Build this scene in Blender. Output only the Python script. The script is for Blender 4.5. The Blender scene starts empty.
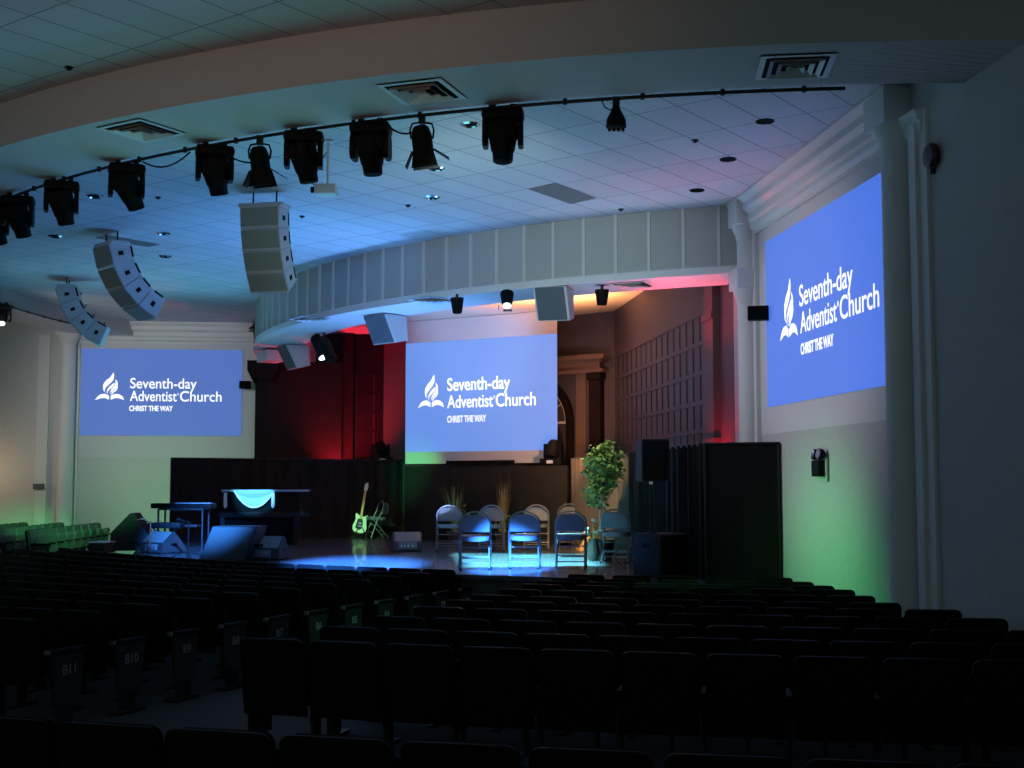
import bpy, bmesh, random
from math import *
from mathutils import Matrix, Vector, Euler
random.seed(7)
sc = bpy.context.scene
COL = sc.collection
V = Vector
# ------------------------------------------------------------------ camera
F = 1265.0; PITCH = atan(98/F); CZ = 1.95
cam_d = bpy.data.cameras.new('camera'); cam = bpy.data.objects.new('camera', cam_d); COL.objects.link(cam)
cam.location = (0, 0, CZ); cam.rotation_euler = (pi/2+PITCH, 0, 0)
cam_d.sensor_width = 36; cam_d.lens = F/1024*36; cam_d.clip_end = 200; cam_d.clip_start = .05
sc.camera = cam
def ray(x, y):
    a = (x-512)/F; b = -(y-384)/F
    return V((a, cos(PITCH)-b*sin(PITCH), sin(PITCH)+b*cos(PITCH)))
def atz(x, y, z):
    r = ray(x, y); return r*((z-CZ)/r.z)+V((0, 0, CZ))
def aty(x, y, Y):
    r = ray(x, y); return r*(Y/r.y)+V((0, 0, CZ))
# ------------------------------------------------------------------ room axes: s along the far wall, t along the wall beside the seats
TH = radians(-6.475)
DV = V((sin(TH), cos(TH), 0)); NV = V((cos(TH), -sin(TH), 0))
SW, TW = 5.0, 30.05
def rw(s, t, z=0): return NV*s+DV*t+V((0, 0, z))
ROOM = Matrix(((NV.x, DV.x, 0, 0), (NV.y, DV.y, 0, 0), (0, 0, 1, 0), (0, 0, 0, 1)))   # room -> world
SC = V((6.07, 31.99, 0))          # centre of the seating arcs
FC, FR = V((7.18, 28.77, 0)), 12.77   # stage header arc
BC, BRI, BRO = V((3.85, 24.1, 0)), 13.58, 14.64  # dropped beam arc
ZC, ZB, ZN, ZS, ZF = 5.65, 5.33, 5.78, .75, 4.72
def seatpos(R, a): return V((SC.x+R*sin(a), SC.y-R*cos(a), 0))
def fl(p):                        # gentle rake of the floor
    R = (V((p.x, p.y, 0))-SC).length
    h = .0118*max(0, R-17.3)
    k = min(1, max(0, (-p.x-7.75)/.6)); k = k*k*(3-2*k)
    k2 = min(1, max(0, (p.y-21.5)/1.5))
    return h+.21*k*k2
# ------------------------------------------------------------------ materials
def mat(name, col, rough=.6, metal=0, spec=.5, emit=None, estr=0, noise=0, nscale=20, bump=0, coat=0):
    m = bpy.data.materials.new(name); m.use_nodes = True
    nt = m.node_tree; b = nt.nodes['Principled BSDF']
    b.inputs['Base Color'].default_value = (*col, 1); b.inputs['Roughness'].default_value = rough
    b.inputs['Metallic'].default_value = metal; b.inputs['Specular IOR Level'].default_value = spec
    b.inputs['Coat Weight'].default_value = coat
    if emit:
        b.inputs['Emission Color'].default_value = (*emit, 1); b.inputs['Emission Strength'].default_value = estr
    if noise or bump:
        tc = nt.nodes.new('ShaderNodeTexCoord'); n = nt.nodes.new('ShaderNodeTexNoise'); n.inputs['Scale'].default_value = nscale
        n.inputs['Detail'].default_value = 4
        nt.links.new(tc.outputs['Object'], n.inputs['Vector'])
        if noise:
            r = nt.nodes.new('ShaderNodeMix'); r.data_type = 'RGBA'
            r.inputs[6].default_value = (*[c*(1-noise) for c in col], 1); r.inputs[7].default_value = (*[min(1, c*(1+noise)) for c in col], 1)
            nt.links.new(n.outputs['Fac'], r.inputs[0]); nt.links.new(r.outputs[2], b.inputs['Base Color'])
        if bump:
            bp = nt.nodes.new('ShaderNodeBump'); bp.inputs['Strength'].default_value = bump; bp.inputs['Distance'].default_value = .01
            nt.links.new(n.outputs['Fac'], bp.inputs['Height']); nt.links.new(bp.outputs['Normal'], b.inputs['Normal'])
    return m
M = dict(
    paint=mat('wall_paint', (.62, .61, .58), .75, noise=.04, nscale=3, bump=.15),
    side=mat('side_wall_paint', (.50, .50, .48), .8, noise=.08, nscale=14, bump=.3),
    white=mat('white_trim', (.72, .71, .68), .55, noise=.03, nscale=6),
    screenpaint=mat('screen_paint', (.66, .65, .66), .7, noise=.02, nscale=4),
    beam=mat('beam_plaster', (.56, .52, .49), .85, noise=.05, nscale=8, bump=.2),
    fascia=mat('header_panel', (.42, .43, .42), .8, noise=.06, nscale=60, bump=.2),
    rib=mat('header_rib', (.6, .6, .58), .6),
    soffit=mat('soffit_paint', (.72, .72, .72), .6),
    alcove=mat('alcove_brown_paint', (.075, .056, .060), .6, noise=.1, nscale=5),
    groove_shade=mat('panel_groove_shade', (.018, .013, .016), .8),  # dark strips paint the shadow lines between the panels
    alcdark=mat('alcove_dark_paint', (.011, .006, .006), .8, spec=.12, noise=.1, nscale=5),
    alcceil=mat('alcove_ceiling_paint', (.7, .66, .6), .7),
    portal=mat('portal_wood', (.20, .115, .075), .5, noise=.15, nscale=7),
    arch=mat('arch_trim', (.85, .8, .75), .5),
    floor=mat('hall_carpet', (.03, .034, .038), .95, noise=.25, nscale=40, bump=.3),
    stage=mat('stage_floor_finish', (.07, .073, .082), .26, noise=.2, nscale=3, coat=.2),
    stagefront=mat('stage_front_carpet', (.035, .05, .045), .9),
    black=mat('black_plastic', (.003, .003, .0033), .6, spec=.15),
    metalb=mat('black_metal', (.008, .008, .0085), .5, spec=.3),
    fabric=mat('black_seat_fabric', (.0022, .0022, .0026), .9, spec=.12),
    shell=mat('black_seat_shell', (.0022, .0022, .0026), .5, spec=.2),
    litfabric=mat('lit_seat_fabric', (.10, .11, .105), .85, noise=.15, nscale=30),  # same seats as the black ones, paler copy where green light falls
    plate=mat('end_panel_laminate', (.012, .016, .014), .6, spec=.3),
    num=mat('number_grey', (.22, .23, .22), .7),
    armglint=mat('armrest_glint_metal', (.35, .36, .37), .3, metal=.6),  # bright tip added to stand in for a glint on the armrest
    drape=mat('black_drape', (.005, .0052, .006), .9, spec=.2, noise=.2, nscale=8),
    drapeb=mat('brown_black_drape', (.06, .047, .03), .85, noise=.2, nscale=8),
    flat=mat('charcoal_flat_paint', (.012, .0135, .0115), .85, spec=.12, noise=.2, nscale=5),
    spk=mat('white_speaker_cabinet', (.62, .66, .68), .5),
    grille=mat('pale_speaker_grille', (.33, .37, .31), .75, noise=.08, nscale=90),
    graygrille=mat('grey_monitor_grille', (.10, .115, .115), .7, noise=.15, nscale=70),
    monpanel=mat('monitor_panel_carpet', (.035, .047, .045), .75, noise=.15, nscale=50),
    mon=mat('monitor_black', (.016, .018, .019), .55, spec=.35),
    chairpad=mat('grey_chair_vinyl', (.075, .085, .10), .6),
    chairmetal=mat('grey_chair_tube', (.10, .11, .125), .4, metal=.2),
    leaf=mat('ficus_leaf', (.10, .20, .05), .5, noise=.5, nscale=9),
    grass=mat('ornamental_grass', (.16, .22, .06), .6, noise=.35, nscale=12),
    grassy=mat('dry_ornamental_grass', (.36, .28, .09), .6, noise=.35, nscale=12),
    bark=mat('bark', (.28, .2, .12), .8, noise=.3, nscale=20),
    pot=mat('dark_pot', (.03, .022, .018), .4),
    petal=mat('white_petals', (.6, .57, .45), .6),
    gold=mat('golden_wood', (.55, .33, .09), .4, noise=.2, nscale=9),
    chrome=mat('chrome', (.75, .77, .8), .18, metal=1),
    guitar=mat('pale_guitar_lacquer', (.75, .78, .62), .3),
    cloth=mat('satin_cloth', (.26, .33, .38), .45),
    alarm=mat('dark_red_alarm', (.05, .012, .012), .3),
    ltext=mat('projected_white_text', (.8, .8, .8), .8, emit=(1, 1, 1), estr=.92),
    lens=mat('lit_lens', (.8, .8, .8), .3, emit=(.75, 1, 1), estr=3.0),
    glens=mat('green_lit_lens', (.8, .8, .8), .3, emit=(.55, 1, .6), estr=1.2),
    darktile=mat('bare_ceiling_opening', (.16, .155, .145), .9),
    hole=mat('downlight_black', (.004, .004, .004), .8, spec=.05),
)
def screen_mat(name, c, s):
    return mat(name, (.10, .11, .13), .8, emit=c, estr=s)
M['scrR'] = screen_mat('projected_blue_near', (.062, .165, .72), 1.0)
M['scrL'] = screen_mat('projected_blue_far', (.062, .135, .46), 1.0)
M['scrC'] = screen_mat('projected_blue_centre', (.115, .27, .76), 1.0)
def tilemat():
    m = mat('ceiling_tile', (.66, .67, .68), .85); nt = m.node_tree; b = nt.nodes['Principled BSDF']
    tc = nt.nodes.new('ShaderNodeTexCoord'); mp = nt.nodes.new('ShaderNodeMapping')
    a = radians(90-36.5)     # the long tile edge runs 36.5 degrees off the camera's forward axis
    mp.vector_type = 'TEXTURE'; mp.inputs['Rotation'].default_value = (0, 0, a); mp.inputs['Location'].default_value = (.2, 15.78, 0)
    br = nt.nodes.new('ShaderNodeTexBrick'); br.offset = 0; br.squash = 1
    br.inputs['Scale'].default_value = 1; br.inputs['Mortar Size'].default_value = .0085; br.inputs['Mortar Smooth'].default_value = .1
    br.inputs['Brick Width'].default_value = 1.0; br.inputs['Row Height'].default_value = .465
    br.inputs['Color1'].default_value = (.66, .67, .68, 1); br.inputs['Color2'].default_value = (.60, .61, .62, 1); br.inputs['Mortar'].default_value = (.26, .28, .31, 1)
    nt.links.new(tc.outputs['Object'], mp.inputs['Vector']); nt.links.new(mp.outputs['Vector'], br.inputs['Vector'])
    n = nt.nodes.new('ShaderNodeTexNoise'); n.inputs['Scale'].default_value = 45; n.inputs['Detail'].default_value = 6
    nt.links.new(tc.outputs['Object'], n.inputs['Vector'])
    mx = nt.nodes.new('ShaderNodeMix'); mx.data_type = 'RGBA'; mx.blend_type = 'MULTIPLY'; mx.inputs[0].default_value = .25
    nt.links.new(br.outputs['Color'], mx.inputs[6]); nt.links.new(n.outputs['Fac'], mx.inputs[7]); nt.links.new(mx.outputs[2], b.inputs['Base Color'])
    return m
M['tile'] = tilemat()
# ------------------------------------------------------------------ mesh helpers
def T(x=0, y=0, z=0): return Matrix.Translation((x, y, z))
def RX(a): return Matrix.Rotation(a, 4, 'X')
def RY(a): return Matrix.Rotation(a, 4, 'Y')
def RZ(a): return Matrix.Rotation(a, 4, 'Z')
I4 = Matrix.Identity(4)
class MB:
    def __init__(s): s.bm = bmesh.new()
    def box(s, a, b, m=I4, bev=0):
        a = V(a); b = V(b); c = (a+b)/2; d = b-a
        r = bmesh.ops.create_cube(s.bm, size=1); vs = r['verts']
        for v in vs: v.co = V((v.co.x*d.x, v.co.y*d.y, v.co.z*d.z))+c
        if bev:
            es = list({e for v in vs for e in v.link_edges})
            g = bmesh.ops.bevel(s.bm, geom=es, offset=bev, segments=2, affect='EDGES', profile=.6)
            vs = list({v for f in g['faces'] for v in f.verts}|{v for v in vs if v.is_valid})
        if m is not I4: bmesh.ops.transform(s.bm, matrix=m, verts=vs)
        return s
    def prism(s, pts, z0, z1, m=I4, bev=0):       # pts in XY, extruded along Z
        n = len(pts)
        lo = [s.bm.verts.new((p[0], p[1], z0)) for p in pts]; hi = [s.bm.verts.new((p[0], p[1], z1)) for p in pts]
        fs = [s.bm.faces.new(lo[::-1]), s.bm.faces.new(hi)]
        for i in range(n): fs.append(s.bm.faces.new((lo[i], lo[(i+1) % n], hi[(i+1) % n], hi[i])))
        vs = lo+hi
        if bev:
            es = list({e for f in fs[:2] for e in f.edges})
            g = bmesh.ops.bevel(s.bm, geom=es, offset=bev, segments=2, affect='EDGES')
            vs = list({v for f in g['faces'] for v in f.verts}|{v for v in vs if v.is_valid})
        bmesh.ops.recalc_face_normals(s.bm, faces=list({f for v in vs for f in v.link_faces}))
        bmesh.ops.transform(s.bm, matrix=m, verts=vs)
        return s
    def tube(s, pts, r, n=8, m=I4, closed=False):
        pts = [V(p) for p in pts]; N = len(pts); rings = []
        rs = r if isinstance(r, (list, tuple)) else [r]*N
        up = V((0, 0, 1)); last = None
        for i, p in enumerate(pts):
            if closed: d = (pts[(i+1) % N]-pts[i-1])
            else: d = (pts[min(i+1, N-1)]-pts[max(i-1, 0)])
            d.normalize()
            if last is None:
                a = d.cross(up)
                if a.length < 1e-3: a = d.cross(V((0, 1, 0)))
            else: a = last-d*last.dot(d)
            a.normalize(); last = a; b = d.cross(a)
            rings.append([s.bm.verts.new(m @ (p+(a*cos(2*pi*k/n)+b*sin(2*pi*k/n))*rs[i])) for k in range(n)])
        for i in range(N if closed else N-1):
            A = rings[i]; B = rings[(i+1) % N]
            for k in range(n): s.bm.faces.new((A[k], A[(k+1) % n], B[(k+1) % n], B[k]))
        if not closed: s.bm.faces.new(rings[0]); s.bm.faces.new(rings[-1][::-1])
        return s
    def lathe(s, prof, n=20, m=I4, a0=0, a1=2*pi):
        full = abs(a1-a0-2*pi) < 1e-6; N = n if full else n+1; rings = []
        for (r, z) in prof:
            rings.append([s.bm.verts.new(m @ V((r*cos(a0+(a1-a0)*k/n), r*sin(a0+(a1-a0)*k/n), z))) for k in range(N)])
        for A, B in zip(rings, rings[1:]):
            for k in range(n): s.bm.faces.new((A[k], A[(k+1) % N], B[(k+1) % N], B[k]))
        if full:
            s.bm.faces.new(rings[0][::-1]); s.bm.faces.new(rings[-1])
        return s
    def ball(s, c, r, m=I4, sub=2):
        g = bmesh.ops.create_icosphere(s.bm, subdivisions=sub, radius=1)
        rr = V(r) if hasattr(r, '__len__') else V((r, r, r))
        for v in g['verts']: v.co = m @ (V((v.co.x*rr.x, v.co.y*rr.y, v.co.z*rr.z))+V(c))
        return s
    def quad(s, a, b, c, d):
        s.bm.faces.new([s.bm.verts.new(V(p)) for p in (a, b, c, d)]); return s
    def grid(s, rows):
        vs = [[s.bm.verts.new(p) for p in r] for r in rows]
        for A, B in zip(vs, vs[1:]):
            for k in range(len(A)-1): s.bm.faces.new((A[k], A[k+1], B[k+1], B[k]))
        return s
    def mesh(s, name, material, smooth=True):
        me = bpy.data.meshes.new(name); s.bm.normal_update(); s.bm.to_mesh(me); s.bm.free()
        me.materials.append(material)
        if smooth:
            for p in me.polygons: p.use_smooth = True
            try: me.set_sharp_from_angle(angle=radians(35))
            except Exception: pass
        return me
    def build(s, name, material, parent=None, **k):
        return place(name, s.mesh(name, material), parent, **k)
def place(name, me, parent=None, loc=(0, 0, 0), rot=(0, 0, 0)):
    o = bpy.data.objects.new(name, me); COL.objects.link(o); o.parent = parent
    o.location = loc; o.rotation_euler = rot
    return o
def tag(o, label, cat, group=None):
    o['label'] = label; o['category'] = cat
    if group: o['group'] = group
    return o
def thing(name, label, cat, loc=(0, 0, 0), rz=0, group=None, rot=None):
    o = bpy.data.objects.new(name, None); COL.objects.link(o)
    o.location = loc; o.rotation_euler = rot or (0, 0, rz); o.empty_display_size = .1
    return tag(o, label, cat, group)
def struct(o, label=None):
    o['kind'] = 'structure'
    if label: o['label'] = label
    return o
def rot_of(m): return m.to_euler()
def dup(root, loc, rz, label, group=None):
    r = root.copy(); COL.objects.link(r); r.location = loc; r.rotation_euler = (0, 0, rz); r['label'] = label
    if group: r['group'] = group
    for ch in list(root.children):
        c = ch.copy(); COL.objects.link(c); c.parent = r
        for g in ch.children:
            d = g.copy(); COL.objects.link(d); d.parent = c
    return r
ORD = ['zeroth', 'first', 'second', 'third', 'fourth', 'fifth', 'sixth', 'seventh', 'eighth', 'ninth', 'tenth', 'eleventh', 'twelfth', 'thirteenth', 'fourteenth', 'fifteenth', 'sixteenth', 'seventeenth', 'eighteenth', 'nineteenth', 'twentieth', 'twenty-first', 'twenty-second', 'twenty-third', 'twenty-fourth', 'twenty-fifth', 'twenty-sixth', 'twenty-seventh', 'twenty-eighth']
def text_mesh(body, size, offset=0.0, extrude=.001):
    c = bpy.data.curves.new('t', 'FONT'); c.body = body; c.size = size; c.offset = offset; c.extrude = extrude
    o = bpy.data.objects.new('t', c); COL.objects.link(o)
    dg = bpy.context.evaluated_depsgraph_get(); dg.update()
    me = bpy.data.meshes.new_from_object(o.evaluated_get(dg))
    bpy.data.objects.remove(o); bpy.data.curves.remove(c)
    return me
def fit_text(body, x0, x1, base, cap, bold, z):
    """text mesh whose ink spans x0..x1, baseline at `base`, capitals `cap` high"""
    me = text_mesh(body, 1.0, bold)
    ys = text_mesh('H', 1.0, bold); ch = max(v.co.y for v in ys.vertices); y0 = min(v.co.y for v in ys.vertices); bpy.data.meshes.remove(ys)
    a = min(v.co.x for v in me.vertices); b = max(v.co.x for v in me.vertices)
    for v in me.vertices:
        v.co = V((x0+(v.co.x-a)/(b-a)*(x1-x0), base+(v.co.y-y0)/(ch-y0)*cap, z+v.co.z))
    return me
# ------------------------------------------------------------------ SETTING
# floor: raked grid
b = MB(); rows = []
for j in range(58):
    y = -3+j*.6; rows.append([V((x*.6-16, y, 0)) for x in range(38)])
for r in rows:
    for p in r: p.z = fl(p)
b.grid(rows); struct(b.build('floor', M['floor']))
# stage platform
pts = []
a = -46.5
while True:
    p = seatpos(16.8, radians(a))
    if p.dot(NV) > SW-.02 or a > 20: break
    pts.append(p); a += 1
tS = 16.0
# end on the near wall
lo, hi = radians(a-1), radians(a)
for _ in range(30):
    mm = (lo+hi)/2
    if seatpos(16.8, mm).dot(NV) > SW-.02: hi = mm
    else: lo = mm
pts.append(seatpos(16.8, lo)); pts.append(rw(SW-.02, TW-.02)); pts.append(rw(-5.0, TW-.02))
b = MB(); b.prism([(p.x, p.y) for p in pts], .69, ZS)
st = struct(b.build('floor_stage', M['stage'])); st['label'] = 'glossy dark stage floor'
b = MB(); b.prism([(p.x*.9985+.0, p.y+.03) for p in pts], -.05, .69)
struct(b.build('floor_stage_front', M['stagefront'], st))
# ceilings
def arc(c, R, a0, a1, n): return [V((c.x+R*sin(a0+(a1-a0)*k/n), c.y-R*cos(a0+(a1-a0)*k/n), 0)) for k in range(n+1)]
def hit(c, R, f, a0, a1):     # angle at which f(point) changes sign
    g = lambda a: f(V((c.x+R*sin(a), c.y-R*cos(a), 0)))
    s0 = g(a0) > 0
    for _ in range(50):
        m_ = (a0+a1)/2
        if (g(m_) > 0) == s0: a0 = m_
        else: a1 = m_
    return a0
fr = lambda p: p.dot(NV)-SW
ff = lambda p: p.dot(DV)-TW
b = MB(); c4 = [rw(-20, -4), rw(SW+.3, -4), rw(SW+.3, TW+.3), rw(-20, TW+.3)]
b.prism([(p.x, p.y) for p in c4], ZN, ZN+.1); struct(b.build('ceiling', M['tile']))
ri0, ri1 = hit(BC, BRI+.3, fr, 0, radians(30)), hit(BC, BRI+.3, ff, radians(-90), radians(-130))
ap = arc(BC, BRI+.3, ri1, ri0, 60)
poly = ap+[rw(SW, TW)]
b = MB(); b.prism([(p.x, p.y) for p in poly], ZC, ZC+.06); struct(b.build('ceiling_over_stage', M['tile']))
# dropped beam
b = MB(); N = 80
A = arc(BC, BRO, hit(BC, BRO, ff, radians(-90), radians(-140)), hit(BC, BRO, fr, 0, radians(30)), N)
B = arc(BC, BRI, hit(BC, BRI, ff, radians(-90), radians(-140)), hit(BC, BRI, fr, 0, radians(30)), N)
up = lambda L, z: [V((p.x, p.y, z)) for p in L]
b.grid([up(A, ZN), up(A, ZB), up(B, ZB), up(B, ZC)]); struct(b.build('ceiling_beam', M['beam']), 'curved dropped beam below the ceiling')
# walls
b = MB(); b.box((SW, -4, -.4), (SW+.2, 16.9, ZN), ROOM); struct(b.build('wall_right', M['side']))
b = MB(); b.box((-20, TW, -.4), (-2.2, TW+.2, ZN), ROOM); struct(b.build('wall_far', M['paint']))
b = MB(); b.box((SW, 16.9, -.4), (SW+.2, TW+.2, ZN), ROOM); struct(b.build('wall_stage_right', M['alcove']))
b = MB(); b.box((-2.2, TW, -.4), (SW+.2, TW+.2, ZN), ROOM); struct(b.build('wall_stage_left', M['alcdark']))
b = MB(); b.box((-20, -4.2, -.4), (SW+.2, -4, 3.4), ROOM); struct(b.build('wall_rear', M['side']), 'unseen rear wall of the hall, kept low to let light in above')  # unseen wall, height set so ambient light enters only above it
b = MB(); b.box((-20.2, -4, -.4), (-20, TW, ZN), ROOM); struct(b.build('wall_left', M['side']))
# chamfer wall across the corner
CR = rw(SW, 25.4); CL = rw(.35, TW); CE = (CL-CR).normalized(); CN = V((CE.y, -CE.x, 0))
if CN.dot(-CR) < 0: CN = -CN
CM = Matrix(((-CE.x, CN.x*-1, 0, CR.x), (-CE.y, CN.y*-1, 0, CR.y), (0, 0, 1, 0), (0, 0, 0, 1)))  # local x: towards CR, -y: into the room
CLEN = (CL-CR).length
b = MB(); b.box((-CLEN-.1, 0, 0), (.1, .15, ZC), CM); struct(b.build('wall_back', M['alcove']))
# raised grid panelling on the alcove walls (raised rails, shadow lines drawn as dark strips)
ZR = [1.83, 2.27, 2.72, 3.15, 3.6, 4.05, 4.5]
def panelling(t0, t1, box_, mr, label, nm):
    b = MB()
    for z in ZR: box_(b, t0, t1, z-.035, z+.035, .014)
    o = struct(b.build(nm, mr), label)
    t = t0; b = MB()
    while t < t1+.01:
        box_(b, t-.02, t+.02, ZR[0], ZR[-1], .010); t += .42
    b.build('groove_shade', M['groove_shade'], o)
panelling(18.25, 25.3, lambda b, t0, t1, z0, z1, d: b.box((SW-d, t0, z0), (SW, t1, z1), ROOM), M['alcove'], 'brown grid panelling on the alcove wall beside the white column', 'trim_1')
panelling(-.3, .3, lambda b, t0, t1, z0, z1, d: b.box((t0, TW-d, z0), (t1, TW, z1), ROOM), M['alcdark'], 'dark grid panelling on the far alcove wall', 'trim_2')
# pilasters lit red
b = MB(); b.box((SW-.10, 17.62, 0), (SW, 18.12, ZC), ROOM); b.box((SW-.13, 17.58, 2.5), (SW, 18.16, 2.58), ROOM); b.box((SW-.13, 17.58, 4.3), (SW, 18.16, 4.4), ROOM); struct(b.build('trim_3', M['alcove']), 'narrow pilaster glowing red beside the white column')
b = MB(); b.box((-.62, TW-.22, 0), (-.36, TW, ZC), ROOM); b.box((-1.15, TW-.2, 2.35), (.05, TW, 2.42), ROOM); struct(b.build('trim_4', M['alcdark']), 'pilaster glowing red on the dark far alcove wall')
# alcove ceiling
al = [rw(SW, 15.8), rw(SW, TW), rw(-2.9, TW)]+[V((p.x, p.y, 0)) for p in arc(FC, 11.86, radians(-95), radians(-24), 24)]
b = MB(); b.prism([(p.x, p.y) for p in al], 5.45, 5.52); struct(b.build('ceiling_alcove', M['alcceil']))
# stage header: fascia + lip + soffit ring
fa0 = hit(FC, FR, ff, radians(-80), radians(-130)); fa1 = hit(FC, FR, fr, radians(-20), radians(0))
N = 90
Fo = arc(FC, FR, fa0, fa1, N); Fi = arc(FC, FR-.93, hit(FC, FR-.93, ff, radians(-80), radians(-130)), hit(FC, FR-.93, fr, radians(-20), radians(10)), N)
b = MB(); b.grid([up(Fo, ZC), up(Fo, ZF)]); header = struct(b.build('wall_stage_header', M['fascia']), 'curved ribbed grey header above the stage')
b = MB(); na = int(FR*(fa1-fa0)/.485)
for k in range(na):
    a_ = fa1-.03-k*.485/FR
    if a_ < fa0: break
    p = V((FC.x+FR*sin(a_), FC.y-FR*cos(a_), 0)); m_ = T(p.x, p.y, 0) @ RZ(a_)
    b.box((-.022, -.03, ZF+.08), (.022, .01, ZC), m_)
b.build('rib', M['rib'], header)
Fl = arc(FC, FR+.06, fa0, fa1, N)
b = MB(); b.grid([up(Fo, ZF+.12), up(Fl, ZF+.10), up(Fl, ZF), up(Fi, ZF), up(Fi, 5.46)]); struct(b.build('ceiling_soffit', M['soffit']), 'pale curved soffit under the stage header')
# columns flanking the screens
def column(s, t, label, r=.2, z1=5.25, impost=None, along='t'):
    root = thing('round_column', label, 'column', rw(s, t, 0), TH*-1 if along == 't' else 0); root['kind'] = 'structure'
    root.rotation_euler = ROOM.to_euler()
    b = MB(); b.lathe([(r*1.15, 0), (r*1.15, .15), (r*1.02, .2), (r, .3), (r*.96, z1)], 28); b.build('shaft', M['white'], root)
    def cap(z, nm='capital', top=.36):
        b = MB(); b.lathe([(r*.97, z-.1), (r*1.05, z-.08), (r*1.05, z-.04), (r*1.12, z-.02), (r*1.35, z+.06), (r*1.38, z+.1)], 28)
        b.box((-r*1.42, -r*1.42, z+.1), (r*1.42, r*1.42, z+top), bev=.01); b.build(nm, M['white'], root)
    cap(5.2, top=.45)
    if impost: cap(impost, 'impost', .36)
    return root
column(SW-.02, 11.32, 'fat round white column at the near end of the screen beside the seats', .17)
column(SW-.08, 15.97, 'round white column with two capitals where header meets the wall', .14, impost=4.36)
column(-6.86, TW-.16, 'round white column at the outer side of the far screen', .18)
# dark stage-left column at the header's far end
root = thing('dark_column', 'black column below the far end of the curved header', 'column', rw(-2.42, TW-.55, 0)); root['kind'] = 'structure'; root.rotation_euler = ROOM.to_euler()
b = MB(); b.box((-.16, -.16, 0), (.16, .16, 4.5)); b.build('shaft', M['drape'], root)
b = MB(); b.prism([(-.2, 4.3), (-.2, 4.22), (-.34, 4.5), (-.34, 4.72), (.34, 4.72), (.34, 4.5), (.2, 4.22), (.2, 4.3)], -.3, .3, RX(pi/2)); b.build('capital', M['drape'], root)
b = MB(); b.box((-2.3, TW-.72, 0), (.0-.62, TW-.6, 4.70), ROOM); struct(b.build('wall_stage_wing', M['alcdark']), 'dark wing wall under the far end of the header')
# flat pilaster strips beside columns
b = MB(); b.box((SW-.07, 10.86, 0), (SW, 11.0, ZB), ROOM); b.box((SW-.035, 10.7, 0), (SW, 10.86, ZB), ROOM); struct(b.build('trim_5', M['white']), 'vertical white strip beside the fat near column')
b = MB(); b.box((-7.55, TW-.08, 0), (-7.3, TW, ZB), ROOM); struct(b.build('trim_6', M['white']), 'vertical strip beside the far column')
b = MB(); b.box((-6.68, TW-.05, 0), (-6.6-.03, TW, 5.3), ROOM); struct(b.build('trim_7', M['white']), 'thin upright strip beside the far screen')
b = MB(); b.box((SW-.06, 15.72, 0), (SW, 15.86, 5.3), ROOM); struct(b.build('trim_8', M['white']), 'thin upright strip beside the two-capital column')
# cornices: stepped profile
prof = [(0, 5.16), (.05, 5.16), (.05, 5.2), (.10, 5.24), (.10, 5.3), (.13, 5.33), (.13, 5.42), (.2, 5.47), (.2, 5.55), (.27, 5.62), (.27, 5.65), (0, 5.65)]
b = MB(); b.prism([(-x, z) for x, z in prof], 0, 4.9, ROOM @ T(SW, 16.25, 0) @ RX(pi/2)); struct(b.build('trim_9', M['white']), 'stepped white cornice above the screen beside the seats')
b = MB(); b.prism([(-x*.45, 5.1+(z-5.16)*.46) for x, z in prof], 0, .36, ROOM @ T(SW, 11.12, 0) @ RX(pi/2)); struct(b.build('trim_10', M['white']), 'short cornice end under the dropped beam')
pf = [(x, z*1.0) for x, z in prof]
b = MB(); b.prism([(-x, z) for x, z in pf], 0, 4.4, ROOM @ T(-7.1, TW, 0) @ RZ(pi/2) @ RX(pi/2)); struct(b.build('trim_11', M['white']), 'stepped white cornice above the far screen')
# paler upper wall behind the screens
b = MB(); b.box((SW-.003, 11.5, 2.55), (SW, 15.75, 5.2), ROOM); struct(b.build('trim_12', M['screenpaint']), 'pale upper wall panel round the near screen')
b = MB(); b.box((-6.6, TW-.012, 2.52), (-2.6, TW, 5.2), ROOM); struct(b.build('trim_13', M['screenpaint']), 'pale upper wall panel round the far screen')
# portal on the back wall
cx = -2.0
root = thing('arched_portal', 'brown wooden arched portal with fan window half hidden by the hanging screen', 'portal'); root.matrix_world = CM @ T(cx, 0, 0)
root['kind'] = 'structure'
b = MB()
for z0, z1, d, w in ((4.2, 4.27, .22, 1.85), (4.27, 4.42, .14, 1.72), (4.42, 4.47, .2, 1.8), (4.47, 4.56, .3, 1.92)): b.box((-w, -d, z0), (w, 0, z1))
b.build('entablature', M['portal'], root)
for sx in (-1, 1):
    b = MB(); b.box((sx*1.6-.14, -.16, 0), (sx*1.6+.14, 0, 4.2)); b.box((sx*1.6-.18, -.2, 4.05), (sx*1.6+.18, 0, 4.2)); b.build('pilaster', M['alcdark'], root)
    b = MB(); b.box((sx*1.18-.12, -.05, 0), (sx*1.18+.12, 0, 4.2)); b.build('stile', M['portal'], root)
b = MB()
ar = [(.98*cos(k*pi/24), 3.2+.98*sin(k*pi/24)) for k in range(25)]; ai = [(.82*cos(k*pi/24), 3.2+.82*sin(k*pi/24)) for k in range(25)]
op = [(.98, 0)]+ar+[(-.98, 0), (-.82, 0)]+ai[::-1]+[(.82, 0)]
b.prism(op, 0, .1, RX(pi/2)); b.build('arch_surround', M['alcdark'], root)
b = MB(); b.tube([(.8*cos(k*pi/24), -.05, 3.2+.8*sin(k*pi/24)) for k in range(25)], .026, 6); b.box((-.8, -.06, 3.17), (.8, -.03, 3.22))
for k in (1, 2, 3, 4, 5): b.tube([(.12*cos(k*pi/6), -.045, 3.2+.12*sin(k*pi/6)), (.8*cos(k*pi/6), -.045, 3.2+.8*sin(k*pi/6))], .012, 5)
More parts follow.
